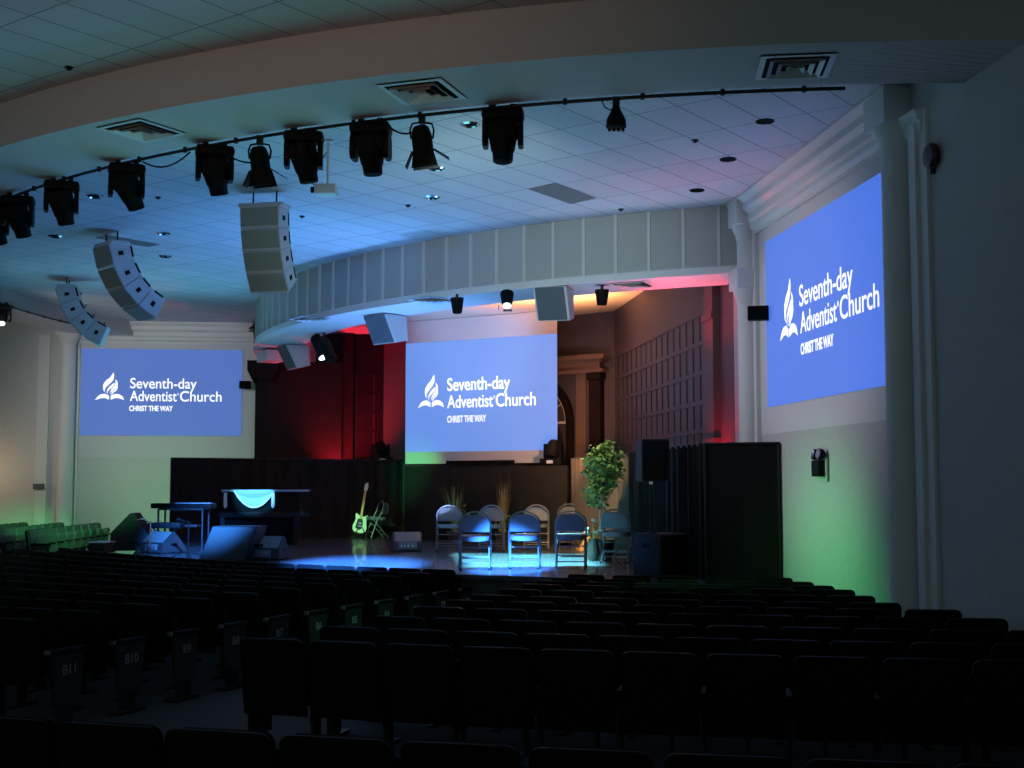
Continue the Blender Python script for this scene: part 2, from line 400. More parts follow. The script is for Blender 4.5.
b.build('fan_window', M['arch'], root)
# ------------------------------------------------------------------ PROJECTION SCREENS
def logo(u0, u1, v0, v1, W, H, zz):
    """open-book and flame emblem, white shapes; u right, v down in screen fractions"""
    b = MB()
    def P(x, y): return ((u0+(u1-u0)*x)*W, H-(v0+(v1-v0)*y)*H)
    def shape(pts): b.prism([P(*p) for p in pts], zz, zz+.004)
    # flame, tall stroke groups
    shape([(.62, 0), (.64, .10), (.63, .22), (.56, .34), (.36, .54), (.32, .66), (.36, .72), (.29, .66), (.27, .54), (.28, .42), (.36, .30), (.5, .18)])
    shape([(.68, .24), (.75, .32), (.77, .42), (.73, .53), (.62, .63), (.53, .72), (.5, .8), (.52, .69), (.57, .6), (.66, .48), (.7, .38)])
    shape([(.66, .36), (.66, .44), (.56, .56), (.45, .66), (.42, .74), (.43, .79), (.4, .72), (.41, .62), (.5, .5)])
    shape([(.77, .47), (.77, .56), (.72, .66), (.62, .73), (.58, .80), (.55, .79), (.58, .7), (.68, .61)])
    # book pages
    shape([(0, 1), (.1, .86), (.2, .79), (.34, .77), (.48, .84), (.48, .98), (.34, .92), (.2, .93)])
    shape([(1, 1), (.94, .86), (.84, .79), (.70, .77), (.54, .84), (.54, .98), (.70, .92), (.84, .93)])
    return b
def screen_face(root, W, H, m, matl, blue_h0, z, lay, tilt=0.0):
    """projected picture (local x right, y up, z out of the screen) under root"""
    b = MB(); b.box((0, blue_h0, z), (W, H, z+.004), m); pic = b.build('projected_picture', matl, root)
    h = H-blue_h0
    def bake(me, nm):
        me.transform(m); me.materials.clear(); me.materials.append(M['ltext']); place(nm, me, pic)
    zz = z+.006
    for body, x0, x1, base, cap, bold in lay['text']:
        bake(fit_text(body, x0*W, x1*W, H-base*h, cap*h, bold, zz), 'caption')
    u0, u1, v0, v1 = lay['logo']
    lb = logo(u0, u1, v0*h/H, v1*h/H, W, H, zz-.001); lb.bm.transform(m); lb.build('emblem', M['ltext'], pic)
LAY = dict(text=[('\u00ae', .596, .606, .535, .03, 0), ('Seventh-day', .303, .715, .455, .118, .006), ('Adventist', .303, .593, .603, .118, .006), ('Church', .613, .872, .603, .118, .006), ('CHRIST THE WAY', .300, .57, .718, .062, .03)], logo=(.088, .268, .275, .595))
# near wall screen: x runs away->near along -t when seen from inside: left end is far (t=15.45)
root = thing('projection_screen', 'bright blue projected screen on the wall beside the seats', 'screen'); root.matrix_world = rwm = ROOM @ T(SW-.004, 15.42, 2.885)
def wallmat(xdir, ndir): # columns: x right, y up(z), z out
    return Matrix(((xdir.x, 0, ndir.x, 0), (xdir.y, 0, ndir.y, 0), (0, 1, 0, 0), (0, 0, 0, 1)))
W1, H1 = 15.42-11.70, 2.1
LAYR = dict(text=[('\u00ae', .655, .666, .555, .03, 0), ('Seventh-day', .335, .775, .475, .118, .006), ('Adventist', .34, .65, .625, .118, .006), ('Church', .675, .955, .625, .118, .006), ('CHRIST THE WAY', .34, .62, .745, .062, .03)], logo=(.145, .315, .29, .63))
b = MB(); b.box((0, 0, 0), (W1, H1, .006), wallmat(V((0, -1, 0)), V((-1, 0, 0)))); b.build('screen_surface', M['screenpaint'], root)
screen_face(root, W1, H1, wallmat(V((0, -1, 0)), V((-1, 0, 0))), M['scrR'], 0, .006, LAYR)
# far wall screen
root = thing('projection_screen', 'blue projected screen on the far wall between column and black drape', 'screen'); root.matrix_world = ROOM @ T(-6.6, TW-.015, 3.02)
W2, H2 = 3.655, 2.01
b = MB(); b.box((0, 0, 0), (W2, H2, .006), wallmat(V((1, 0, 0)), V((0, -1, 0)))); b.build('screen_surface', M['screenpaint'], root)
screen_face(root, W2, H2, wallmat(V((1, 0, 0)), V((0, -1, 0))), M['scrL'], 0, .006, LAY)
# hanging centre screen
SK = 25.6/21.0
SL = aty(405.5, 453, 22.55*SK); SR = aty(557.5, 449, 21.0*SK)
zs = lambda z: CZ+(z-CZ)*SK
pl = V((SL.x, SL.y, 0)); pr = V((SR.x, SR.y, 0)); e = (pr-pl); WC = e.length; e.normalize(); nrm = V((e.y, -e.x, 0))
ZB0 = zs(2.27); HT = 5.44-ZB0; HI0 = zs(2.48)-ZB0; H3 = zs(4.42)-ZB0; h3 = zs(4.42)-zs(2.48)
root = thing('projection_screen', 'white screen hanging over the stage with bright blue picture', 'screen', V((pl.x, pl.y, ZB0)))
mC = Matrix(((e.x, 0, nrm.x, 0), (e.y, 0, nrm.y, 0), (0, 1, 0, 0), (0, 0, 0, 1)))
b = MB(); b.box((0, 0, 0), (WC, HT, .008), mC); b.build('screen_cloth', M['screenpaint'], root)
b = MB(); b.box((WC*.29, -.02, .012), (WC*.735, .06, .05), mC); b.build('bottom_bar', M['black'], root)
b = MB(); b.box((0, HI0, .008), (WC, H3, .012), mC); pic = b.build('projected_picture', M['scrC'], root)
def bakeC(me, nm):
    me.transform(mC); me.materials.clear(); me.materials.append(M['ltext']); place(nm, me, pic)
for body, x0, x1, base, cap, bold in [('\u00ae', .598, .608, .54, .03, 0), ('Seventh-day', .29, .705, .455, .115, .012), ('Adventist', .29, .595, .61, .115, .012), ('Church', .613, .868, .61, .115, .012), ('CHRIST THE WAY', .29, .55, .74, .06, .03)]:
    bakeC(fit_text(body, x0*WC, x1*WC, H3-base*h3, cap*h3, bold, .014), 'caption')
lb = logo(.088, .268, .30*h3/H3, .60*h3/H3, WC, H3, .0135); lb.bm.transform(mC); lb.build('emblem', M['ltext'], pic)
# ------------------------------------------------------------------ DRAPES AND FLATS
def drape(name, label, path, z0, z1, matl, amp=.035, wl=.16, group=None):
    b = MB(); P = [V(p) for p in path]; L = [0]
    for q, r in zip(P, P[1:]): L.append(L[-1]+(r-q).length)
    n = int(L[-1]/(wl/8)); A = []; Bk = []
    for k in range(n+1):
        d = L[-1]*k/n; i = max(j for j in range(len(L)-1) if L[j] <= d+1e-9)
        t = (d-L[i])/(L[i+1]-L[i]); q = P[i].lerp(P[i+1], t); dr = (P[i+1]-P[i]).normalized(); nn = V((dr.y, -dr.x, 0))
        w = amp*sin(2*pi*d/wl+1.3*sin(d*2.1))
        A.append(q+nn*w); Bk.append(q+nn*(w+.012))
    U = lambda Lp, z: [V((p.x, p.y, z)) for p in Lp]
    b.grid([U(A, z0), U(A, z0*.5+z1*.5), U(A, z1), U(Bk, z1), U(Bk, z0)])
    rt = thing(name, label, 'curtain', P[0].lerp(P[-1], .5)*1.0, 0, group); rt.location.z = z0
    o = b.build('cloth', matl, rt); o.location = -rt.location
    b = MB(); b.tube([V((p.x, p.y, z1-.01)) for p in P], .02, 6)
    for p in P: b.tube([V((p.x, p.y, z0)), V((p.x, p.y, z1))], .02, 6)
    o = b.build('pipe_frame', M['metalb'], rt); o.location = -rt.location
    return rt
pA, pB = V((2.40, 15.75, 0)), V((3.22, 15.42, 0))
drape('black_drape', 'flat black drape facing the seats beside the near screen wall', [pB+V((.03, .0, 0)), pA], ZS, 2.43, M['drape'], .008, .4)
drape('black_drape', 'pleated black drape running back behind the pole speaker', [V((2.36, 15.9, 0)), V((1.93, 20.3, 0))], ZS, 2.43, M['drape'], .05, .3)
drape('brown_drape', 'brown lit pleated drape behind the ficus tree', [V((1.9, 20.5, 0)), V((1.16, 23.9, 0))], ZS, 2.40, M['drapeb'], .05, .3)
drape('black_drape', 'long black drape behind the piano and guitar', [V((-2.42, 28.35, 0)), V((-6.92, 25.75, 0))], ZS, 2.44, M['drape'], .03, .3)
fL, fR_ = V((-2.25, 26.6, 0)), V((1.06, 24.4, 0)); fe = (fR_-fL).normalized(); fn = V((fe.y, -fe.x, 0)); fw = (fR_-fL).length
for k, (u0, u1, lab) in enumerate([(0, .29, 'dark flat panel below the green lit corner of the hanging screen'), (.295, .67, 'dark middle flat panel behind the two grass plants'), (.675, 1.0, 'dark flat panel under the moving light beside the brown drape')]):
    rt = thing('stage_flat', lab, 'panel', fL+fe*(fw*u0)+V((0, 0, ZS)), atan2(fe.y, fe.x), 'dark flat panels across the back of the stage')
    w = fw*(u1-u0); b = MB(); b.box((0, 0, 0), (w, .04, 1.52), bev=.004); b.build('board', M['flat'], rt)
    b = MB()
    for x in (.03, w-.03): b.box((x-.03, .04, .0), (x+.03, .09, 1.5))
    b.box((.06, .04, .02), (w-.06, .09, .08)); b.box((.06, .04, 1.42), (w-.06, .09, 1.5)); b.build('frame', M['black'], rt)
    if k == 1:
        b = MB(); b.box((.02, -.01, 1.52), (w-.02, .05, 1.55)); b.build('top_rail', M['black'], rt)
# ------------------------------------------------------------------ CEILING FITTINGS
def diffuser(label, c, ang, z, sz=.55):
    rt = thing('air_diffuser', label, 'vent', V((c.x, c.y, z)), ang, 'square ceiling air diffusers')
    def ringb(h0, h1, z0, z1):
        b = MB()
        vs = [[(-h, -h, zz), (h, -h, zz), (h, h, zz), (-h, h, zz), (-h, -h, zz)] for h, zz in ((h0, z0), (h1, z1))]
        b.grid([[V(p) for p in r] for r in vs]); b.grid([[V(p)+V((0, 0, .012)) for p in r] for r in vs]); return b
    b = MB(); b.box((-sz/2*.92, -sz/2*.92, -.004), (sz/2*.92, sz/2*.92, -.002)); b.build('dark_throat', M['hole'], rt)
    b = ringb(sz/2, sz/2-.05, -.012, -.012); b.build('frame', M['white'], rt)
    for k in range(3):
        h = sz/2*(.72-.24*k); b = ringb(h, h-.035, -.035-.004*k, -.012); b.build('louvre_ring', M['white'], rt)
    return rt
for px, py, z, lab in [(795, 66, ZB, 'pale square diffuser in the beam near the white column'), (422, 91, ZB, 'square diffuser in the beam above the small barn door spotlight'), (142, 130, ZB, 'square diffuser in the beam farthest from the white column'), (633, 284.5, ZF, 'square diffuser in the soffit under the header, nearest the white column'), (432, 299.5, ZF, 'square diffuser in the soffit beside the angled soffit speaker'), (310, 318.5, ZF, 'dark diffuser in the soffit near the projector')]:
    p = atz(px, py, z); c0 = BC if z == ZB else FC
    diffuser(lab, p, atan2(p.x-c0.x, -(p.y-c0.y)), z, .6 if z == ZB else .55)
for px, py, lab in [(765, 121, 'black round downlight nearest the dropped beam'), (728, 159, 'middle black round downlight of three in a line'), (697, 190, 'black round downlight nearest the stage header')]:
    p = atz(px, py, ZC); rt = thing('recessed_downlight', lab, 'downlight', p, 0, 'black round downlights')
    b = MB(); b.lathe([(.085, -.006), (.085, .0)], 24); b.build('opening', M['hole'], rt)
    b = MB(); b.tube([(.09*cos(k*pi/12), .09*sin(k*pi/12), -.005) for k in range(24)], .008, 6, closed=True); b.build('trim_ring', M['black'], rt)
for px, py, lab in [(470, 124, 'chrome downlight nearest the big moving head'), (436, 168, 'chrome downlight in the middle of the blue tile ceiling'), (432, 197, 'chrome downlight close to the header'), (330, 194, 'chrome downlight beside the small white projector'), (95, 196, 'chrome downlight left of the square array speaker'), (55, 236, 'chrome downlight above the leftmost array speaker'), (163, 233, 'chrome downlight beside the dark ceiling panel'), (165, 256, 'chrome downlight right of the middle array speaker')]:
    p = atz(px, py, ZC); rt = thing('chrome_downlight', lab, 'downlight', p, 0, 'chrome downlights in the tile ceiling')
    b = MB(); b.lathe([(.11, -.004), (.085, -.02), (.07, -.004)], 20); b.build('reflector_ring', M['chrome'], rt)
    b = MB(); b.lathe([(.07, -.006), (.07, -.001)], 16); b.build('opening', M['hole'], rt)
for k, (px, py, lab) in enumerate([(695, 140, 'small dark sprinkler between the black downlights'), (408, 205, 'small dark sprinkler near the header'), (621, 209, 'small dark sprinkler just in front of the header'), (302, 216, 'small sprinkler beside the square array speaker'), (158, 197, 'tiny sprinkler left of the barn door spotlight'), (69, 67, 'dark sprinkler on the ceiling before the beam')]):
    z = ZN if py < 80 else ZC
    p = atz(px, py, z); rt = thing('sprinkler_head', lab, 'sprinkler', p, 0, 'ceiling sprinklers')
    b = MB(); b.lathe([(.04, 0), (.04, -.008), (.012, -.01), (.012, -.022), (.024, -.024), (.024, -.028)], 12); b.build('head', M['black'], rt)
for px, py, lab in [((528, 189), 0, 'missing grey ceiling tile above the header'), ((95, 238), 1, 'dark missing ceiling tile behind the middle array speaker')]:
    pt = [(528, 189), (555, 183), (596.5, 198), (571, 204)] if py == 0 else [(95, 238), (107, 235), (160, 244.5), (148, 247)]
    P = [atz(x, y, ZC-.004) for x, y in pt]
    b = MB(); b.prism([(p.x, p.y) for p in P], ZC-.006, ZC+.0); tag(b.build('ceiling_opening', M['darktile']), lab, 'ceiling panel')
# ------------------------------------------------------------------ LIGHTING TRACK AND FIXTURES
TRR, TRZ = BRI-.07, ZB-.012
TC = BC
def onarc(a, z=TRZ): return V((TC.x+TRR*sin(a), TC.y-TRR*cos(a), z))
def pxof(p):
    d = p-V((0, 0, CZ)); w = d.y*cos(PITCH)+d.z*sin(PITCH); return 512+F*d.x/w
def track_at(px):
    lo, hi = radians(-75), radians(10)
    for _ in range(50):
        m_ = (lo+hi)/2
        if pxof(onarc(m_)) < px: lo = m_
        else: hi = m_
    return lo
aR = track_at(845)
rt = thing('lighting_track', 'thin black lighting pipe along the edge of the curved beam', 'track', onarc(radians(-20)))
b = MB(); b.tube([onarc(aR+(radians(-104)-aR)*k/120)-rt.location for k in range(121)], .017, 8); b.build('pipe', M['metalb'], rt)
b = MB(); b.box((-.018, -.018, -.025), (.018, .018, .03)); hg = b.mesh('hanger', M['metalb'])
for k in range(34): place('hanger', hg, rt, onarc(aR+(radians(-104)-aR)*(k+.5)/34)-rt.location)
def moving_head(label, a, pan, tilt, sc_=1.0, lens=None, roll=0.0):
    p = onarc(a, TRZ); rt = thing('moving_head_light', label, 'stage light', p, pan, 'black moving heads hanging from the beam'); rt.scale = (sc_*.84, sc_*.84, sc_*.73)
    b = MB(); b.box((-.21, -.14, -.17), (.21, .14, -.03), bev=.055); b.build('base', M['black'], rt)
    for x in (-.1, .1):
        b = MB(); b.box((x-.03, -.03, -.035), (x+.03, .03, .03)); b.build('clamp', M['metalb'], rt)
    for sx in (-1, 1):
        b = MB(); b.prism([(-.06, -.13), (.06, -.13), (.075, -.2), (.11, -.22), (.12, -.40), (.08, -.47), (-.08, -.47), (-.12, -.40), (-.11, -.22), (-.075, -.2)], -.026, .026, T(sx*.175, 0, 0) @ RZ(pi/2) @ RX(pi/2), bev=.008); b.build('yoke_arm', M['black'], rt)
    hm = T(0, 0, -.31) @ RY(-roll) @ RX(tilt)
    b = MB(); b.lathe([(.10, .17), (.14, .13), (.15, .0), (.135, -.08), (.118, -.2), (.105, -.225), (.098, -.33), (.088, -.335)], 18, hm)
    b.box((-.145, -.12, -.05), (.145, .12, .12), hm, bev=.03)
    h = b.build('head', M['black'], rt)
    for z in (-.08, -.12, -.16):
        pass
    b = MB(); b.lathe([(.08, -.342), (.07, -.330)], 18, hm); b.build('lens', lens or M['hole'], h)
    b = MB(); b.box((-.04, -.134, -.10), (.04, -.129, -.08)); b.build('display_panel', M['mon'], rt)
    return rt
MH = [(18, .25, .3, .25, 'moving head second from the outer end of the beam'), (62, .3, .2, .2, 'moving head third from the outer end of the beam'), (127, .35, .3, .42, 'moving head over the dark missing tile, tilted'), (215, .3, .25, .2, 'moving head directly beside the barn door spotlight on the outer side'), (304, .1, .2, .18, 'moving head above the square array speaker'), (371, -.1, .1, .06, 'moving head beside the small white ceiling projector'), (503, -.05, -.05, .0, 'big moving head hanging straight down at mid beam')]
for px, pan, tilt, roll, lab in MH:
    moving_head(lab, track_at(px), pan, tilt, 1.08, roll=roll)
# the far pair, at the outer end of the track
moving_head('moving head with glowing greenish lens at the outer frame edge', radians(-88.5), .2, -.75, 1.0, M['glens'], .2)
moving_head('moving head cut by the frame edge above the glowing lens', track_at(-6), .3, .3, 1.05, roll=.3)
def barndoor(label, px):
    a = track_at(px); rt = thing('barn_door_spotlight', label, 'stage light', onarc(a, TRZ-.02), 0, 'small barn door spotlights')
    b = MB(); b.tube([(-.1, 0, -.2), (-.11, 0, -.12), (-.09, 0, -.06), (0, 0, -.045), (.09, 0, -.06), (.11, 0, -.12), (.1, 0, -.2)], .01, 6); b.build('yoke', M['black'], rt)
    b = MB(); b.box((-.03, -.03, -.06), (.03, .03, .03)); b.build('clamp', M['metalb'], rt)
    hm = T(0, 0, -.2) @ RY(-.12) @ RX(.15)
    b = MB(); b.lathe([(.05, .12), (.075, .1), (.095, .03), (.095, -.1), (.10, -.12)], 18, hm); b.build('lamp_body', M['black'], rt)
    for k, sp in enumerate((.15, .9, .15, .5)):
        b = MB(); b.prism([(-.09, 0), (.09, 0), (.12, -.16), (-.12, -.16)], -.004, .004, hm @ T(0, 0, -.11) @ RZ(k*pi/2) @ T(0, -.1, 0) @ RX(-sp) @ RX(pi/2)); b.build('barn_door_leaf', M['black'], rt)
barndoor('barn door spotlight between the two nearest moving heads on the outer side', 260)
barndoor('barn door spotlight beside the middle of the beam', 422)
a = track_at(616); rt = thing('pendant_spotlight', 'small lone spotlight hanging nearest the white column', 'stage light', onarc(a, TRZ-.02))
b = MB(); b.box((-.03, -.03, -.05), (.03, .03, .03)); b.build('clamp', M['metalb'], rt)
b = MB(); b.lathe([(.03, -.05), (.04, -.08), (.085, -.17), (.09, -.24), (.07, -.25)], 16); b.build('lamp_body', M['black'], rt)
b = MB(); [b.box((x-.012, -.01, -.275), (x+.012, .01, -.24)) for x in (-.06, -.02, .02, .06)]; b.build('shutter_tab', M['black'], rt)
b = MB(); b.tube([(0, 0, -.06), (-.05, 0, -.085), (-.10, 0, -.06), (-.12, 0, -.01), (-.11, 0, .02)], .006, 6); b.build('cable', M['black'], rt)
# loose cable loops on the pipe
def cable(label, pts, r=.009, name='cable'):
    c = V(pts[0]); b = MB(); b.tube([V(p)-c for p in pts], r, 6); o = b.build(name, M['black'], None, loc=c); tag(o, label, 'cable', 'loose cables along the beam'); return o
def sag(pa, pb, d, n=10): return [pa.lerp(pb, k/n)+V((0, 0, -4*d*(k/n)*(1-k/n))) for k in range(n+1)]
cable('black cable drooping between two moving heads over the dark tile', sag(onarc(track_at(143), TRZ-.03), onarc(track_at(190), TRZ-.03), .10))
cable('black cable linking the barn door spotlight and moving head', sag(onarc(track_at(268), TRZ-.22), onarc(track_at(232), TRZ-.16), .05))
cable('black cable loop beside the barn door spotlight at mid beam', sag(onarc(track_at(385), TRZ-.03), onarc(track_at(413), TRZ-.15), .05))
# small ceiling projector
p = atz(328, 141, ZC); rt = thing('ceiling_projector', 'small white projector hanging on a thin pole between moving heads', 'projector', p)
b = MB(); b.tube([(0, 0, 0), (0, 0, -.50)], .014, 8); b.box((-.06, -.06, -.02), (.06, .06, 0)); b.build('pole', M['white'], rt)
b = MB(); b.box((-.13, -.1, -.60), (.10, .1, -.49), bev=.012); b.build('body', M['spk'], rt)
b = MB(); b.lathe([(.03, 0), (.035, .03), (.035, .05)], 14, T(-.13, 0, -.54) @ RY(-pi/2)); b.build('lens', M['black'], rt)
b = MB(); b.tube([(-.13, .02, -.5), (-.2, .02, -.44), (0, .0, -.1)], .006, 6); b.build('cable', M['black'], rt)
# ------------------------------------------------------------------ LINE ARRAYS
def line_array(label, p, face, w, dp, h, boxes=4, start=.05, step=.16, rod=(.22, 0)):
    rt = thing('line_array_speaker', label, 'speaker', p, face, 'curved hanging line array speakers')
    sc_ = h/.285
    for x in (-.16*sc_, .16*sc_):
        b = MB(); b.tube([(x, 0, 0), (x, 0, -rod[0])], .012, 6); b.build('suspension_rod', M['metalb'], rt)
    b = MB(); b.box((-w/2, -dp*.45, -rod[0]-.05), (w/2, dp*.5, -rod[0])); b.tube([(-w/2-.01, -dp*.4, -rod[0]-.02), (-w/2-.01, dp*.4, -rod[0]-.02)], .03, 8); b.tube([(w/2+.01, -dp*.4, -rod[0]-.02), (w/2+.01, dp*.4, -rod[0]-.02)], .03, 8); b.build('rigging_frame', M['spk'], rt)
    m_ = T(0, 0, -rod[0]-.05); ang = start
    for k in range(boxes):
        m_ = m_ @ T(0, -dp/2, 0) @ RX(start if k == 0 else step) @ T(0, dp/2, 0)
        bm_ = m_ @ T(0, 0, -h/2)
        # cabinet trapezoid side: rear shorter (front at -y)
        b = MB(); b.prism([(-dp*.5, -h*.49), (-dp*.5, h*.49), (dp*.5, h*.49-dp*step*.5), (dp*.5, -h*.49+dp*step*.5)], -w/2, w/2, bm_ @ RZ(pi/2) @ RX(pi/2) @ I4, bev=.006)
        cab = b.build('cabinet', M['spk'], rt)
        b = MB(); b.box((-w/2+.012, -dp*.5-.012, -h*.49+.035), (w/2-.012, -dp*.5, h*.49-.012), bm_); b.build('grille', M['grille'], cab)
        for sx in (-1, 1):
            b = MB(); b.box((sx*w/2-.006, -.06, -.03), (sx*w/2+.006, .02, .03), bm_); b.build('side_handle', M['black'], cab)
            b = MB(); b.box((sx*w/2-.006, .12*sc_, -.08), (sx*w/2+.006, .145*sc_, .08), bm_); b.build('rigging_slot', M['black'], cab)
        b = MB(); b.tube([bm_ @ V((-.1, dp*.42, .05)), bm_ @ V((0, dp*.62, .0)), bm_ @ V((.1, dp*.42, -.06))], .008, 6); b.build('link_cable', M['black'], cab)
        m_ = m_ @ T(0, 0, -h)
    return rt
# front of the cabinet is local -Y; face angle turns it
line_array('array speaker with square greenish grille hanging nearest the header', atz(265, 192, ZC), radians(-13), .53, .34, .285, 4, .08, .17, (.17, 0))
line_array('middle array speaker with pinkish grille curving below the dark tile', atz(112, 233, ZC), radians(-48), .56, .34, .34, 4, .25, .26, (.16, 0))
line_array('leftmost array speaker seen from its side, farthest from the stage', atz(68, 279, ZC), radians(-77), .56, .36, .34, 4, .25, .27, (.14, 0))
# ------------------------------------------------------------------ SOFFIT-MOUNTED GEAR
def wedge_speaker(label, p, rz, w=.75, mats=None):
    rt = thing('soffit_speaker', label, 'speaker', p, rz, 'white angled loudspeakers under the soffit')
    b = MB(); b.prism([(-.22, 0), (.26, 0), (.30, -.40), (.02, -.46)], -w/2, w/2, RZ(pi/2) @ RX(pi/2), bev=.006); b.build('cabinet', M['spk'], rt)
    b = MB(); m_ = Matrix.Identity(4)
    b.prism([(-.234, -.01), (-.218, -.01), (.012, -.45), (-.006, -.45)], -w/2+.03, w/2-.03, RZ(pi/2) @ RX(pi/2)); b.build('grille', M['graygrille'], rt)
    b = MB()
    for x in (-w*.35, w*.35): b.box((x-.02, -.02, 0), (x+.02, .02, .06))
    b.build('mount', M['white'], rt)
p = aty(553, 289, 17.9); wedge_speaker('white angled speaker under the soffit right of the hanging screen', V((p.x, p.y, ZF-.02)), radians(-16), .48)
p = aty(384, 306.5, 20.9); wedge_speaker('white angled speaker under the soffit left of the hanging screen', V((p.x, p.y, ZF-.02)), radians(-42), .55)
p = aty(292, 329, 25.6); wedge_speaker('white angled speaker at the far end of the soffit beside the projector', V((p.x, p.y, ZF-.02)), radians(-62), .6)
def can(label, px, py, Y, tilt, lit=None, r=.1, L=.22):
    p = aty(px, py, Y); p.z = ZF-.0; rt = thing('can_spotlight', label, 'stage light', p, 0, 'dark can spotlights under the soffit')
    b = MB(); b.box((-.02, -.02, -.06), (.02, .02, 0)); b.build('bracket', M['metalb'], rt)
    m_ = T(0, 0, -.06) @ RX(tilt)
    b = MB(); b.lathe([(r, 0), (r*.98, -.03), (r*.7, -L)], 18, m_); b.build('housing', M['black'], rt)
    b = MB(); b.lathe([(r*.62, -L-.006), (r*.55, -L+.004)], 16, m_); b.build('lens', lit or M['hole'], rt)
can('dark can spotlight under the soffit at the hanging screen, unlit', 457, 303, 18.55, .35)
can('lit can spotlight with bright lens under the soffit', 507, 299, 18.1, -.55, M['lens'])
lc = V((-.07, 17.97, 4.45)); gz = 4.40  # added mask plate below trims this lamp's pool to a rectangle
rt = thing('light_mask_plate', 'tiny black plate added under the lit can spotlight to shape its light', 'light mask', V((lc.x, lc.y, gz)))
qs = [atz(x, y, ZS) for x, y in ((453, 553), (592, 554), (601, 566), (468, 567.5))]; hole_ = []
for q in qs:
    t = (gz-lc.z)/(q.z-lc.z); hole_.append(lc.lerp(q, t)-V((lc.x, lc.y, 0)))
out_ = []
for h_ in hole_:
    c_ = sum((V((q.x, q.y, 0)) for q in hole_), V((0, 0, 0)))/4; d_ = V((h_.x, h_.y, 0))-c_; out_.append(c_+d_.normalized()*.12)
b = MB()
for dz in (0, .003): b.grid([[V((q.x, q.y, dz)) for q in out_+out_[:1]], [V((q.x, q.y, dz)) for q in hole_+hole_[:1]]])
b.build('plate', M['black'], rt)
b = MB(); b.box((-.125, -.005, 0), (-.115, .005, .08)); b.build('bracket', M['metalb'], rt)
can('dark can spotlight below the orange alcove ceiling', 602, 293, 17.7, .1)
for k, (px, py) in enumerate([(316, 331), (324, 338)]):
    p = aty(px, py, 23.6-k*.3); p.z = ZF; rt = thing('track_spotlight', ['dark cylinder spotlight hanging against the red wall, outer one', 'dark cylinder spotlight hanging against the red wall, inner one'][k], 'stage light', p, 0)
    b = MB(); b.tube([(0, 0, 0), (0, 0, -.1)], .018, 6); b.build('stem', M['metalb'], rt)
    m_ = T(0, 0, -.09-.1*k) @ RX(-.35) @ RY(-.42)
    b = MB(); b.lathe([(.08, .05), (.105, .02), (.105, -.35), (.115, -.36), (.115, -.42)], 18, m_); b.build('barrel', M['black'], rt)
    b = MB(); b.lathe([(.10, -.424), (.09, -.415)], 16, m_); b.build('lens', M['lens'] if k == 0 else M['chrome'], rt)
p = aty(272, 324, 26.3); rt = thing('projector', 'white projector mounted under the far end of the soffit', 'projector', V((p.x, p.y, ZF)), radians(-60))
b = MB(); b.tube([(0, 0, 0), (0, 0, -.05)], .03, 8); b.box((-.14, -.14, -.02), (.14, .14, 0)); b.build('mount', M['black'], rt)
b = MB(); b.box((-.3, -.22, -.27), (.3, .22, -.04), bev=.02); b.build('body', M['spk'], rt)
b = MB(); b.lathe([(.07, 0), (.08, .08), (.06, .09)], 16, T(-.3, 0, -.15) @ RY(-pi/2)); b.build('lens', M['black'], rt)
# ------------------------------------------------------------------ WALL FITTINGS
rt = thing('fire_alarm_bell', 'dark red round alarm bell on the wall beside the near column', 'alarm'); rt.matrix_world = ROOM @ T(SW, 10.57, 4.84) @ RY(-pi/2)
b = MB(); b.box((-.07, -.06, 0), (.07, .06, .03)); b.build('back_box', M['alarm'], rt)
b = MB(); b.lathe([(.115, .03), (.12, .06), (.1, .085), (.03, .1)], 24); b.build('gong', M['alarm'], rt)
b = MB(); b.box((-.15, .02, .0), (-.1, .06, .05)); b.build('bracket', M['alarm'], rt)
rt = thing('emergency_light', 'black emergency light box with two lamp heads on the green lit wall', 'emergency light'); rt.matrix_world = ROOM @ T(SW-.012, 13.5, 2.13) @ RZ(pi/2)
# local: x along the wall, y out of the wall
rt.matrix_world = ROOM @ T(SW-.013, 13.5, 2.13) @ RZ(pi/2)
b = MB(); b.box((-.15, .0, -.17), (.15, .02, .08)); b.build('back_plate', M['side'], rt)
b = MB(); b.box((-.11, .02, -.12), (.11, .1, .06), bev=.01); b.build('battery_box', M['black'], rt)
for sx in (-1, 1):
    b = MB(); b.lathe([(.03, -.06), (.06, -.03), (.062, .02)], 16, T(sx*.08, .07, .125) @ RY(sx*.5) @ RX(-pi/2+.2)); hd = b.build('lamp_head', M['black'], rt)
    b = MB(); b.lathe([(.054, .022), (.05, .012)], 16, T(sx*.08, .07, .125) @ RY(sx*.5) @ RX(-pi/2+.2)); b.build('lamp_glass', M['chrome'], hd)
def wall_spk(label, m):
    rt = thing('wall_speaker', label, 'speaker', group='little black wall speakers'); rt.matrix_world = m
    b = MB(); b.box((-.13, -.16, -.09), (.13, -.02, .09), bev=.01); b.build('cabinet', M['black'], rt)
    b = MB(); b.box((-.12, -.166, -.08), (.12, -.16, .08)); b.build('grille', M['hole'], rt)
    b = MB(); b.box((-.03, -.03, -.03), (.03, .03, .03)); b.build('bracket', M['metalb'], rt)
wall_spk('little black box speaker between the two-capital column and near screen', ROOM @ T(SW-.12, 15.40, 4.06) @ RZ(-.35))
wall_spk('little black box speaker at the edge of the far screen', ROOM @ T(-2.86, TW-.12, 4.2))
b = MB(); b.box((-.12, -.08, -.06), (.12, 0, .06), bev=.01); o = b.build('wall_box', M['graygrille']); o.matrix_world = ROOM @ T(-7.45, TW-.08, 1.85); tag(o, 'small grey box on the wall beside the far column', 'wall box')
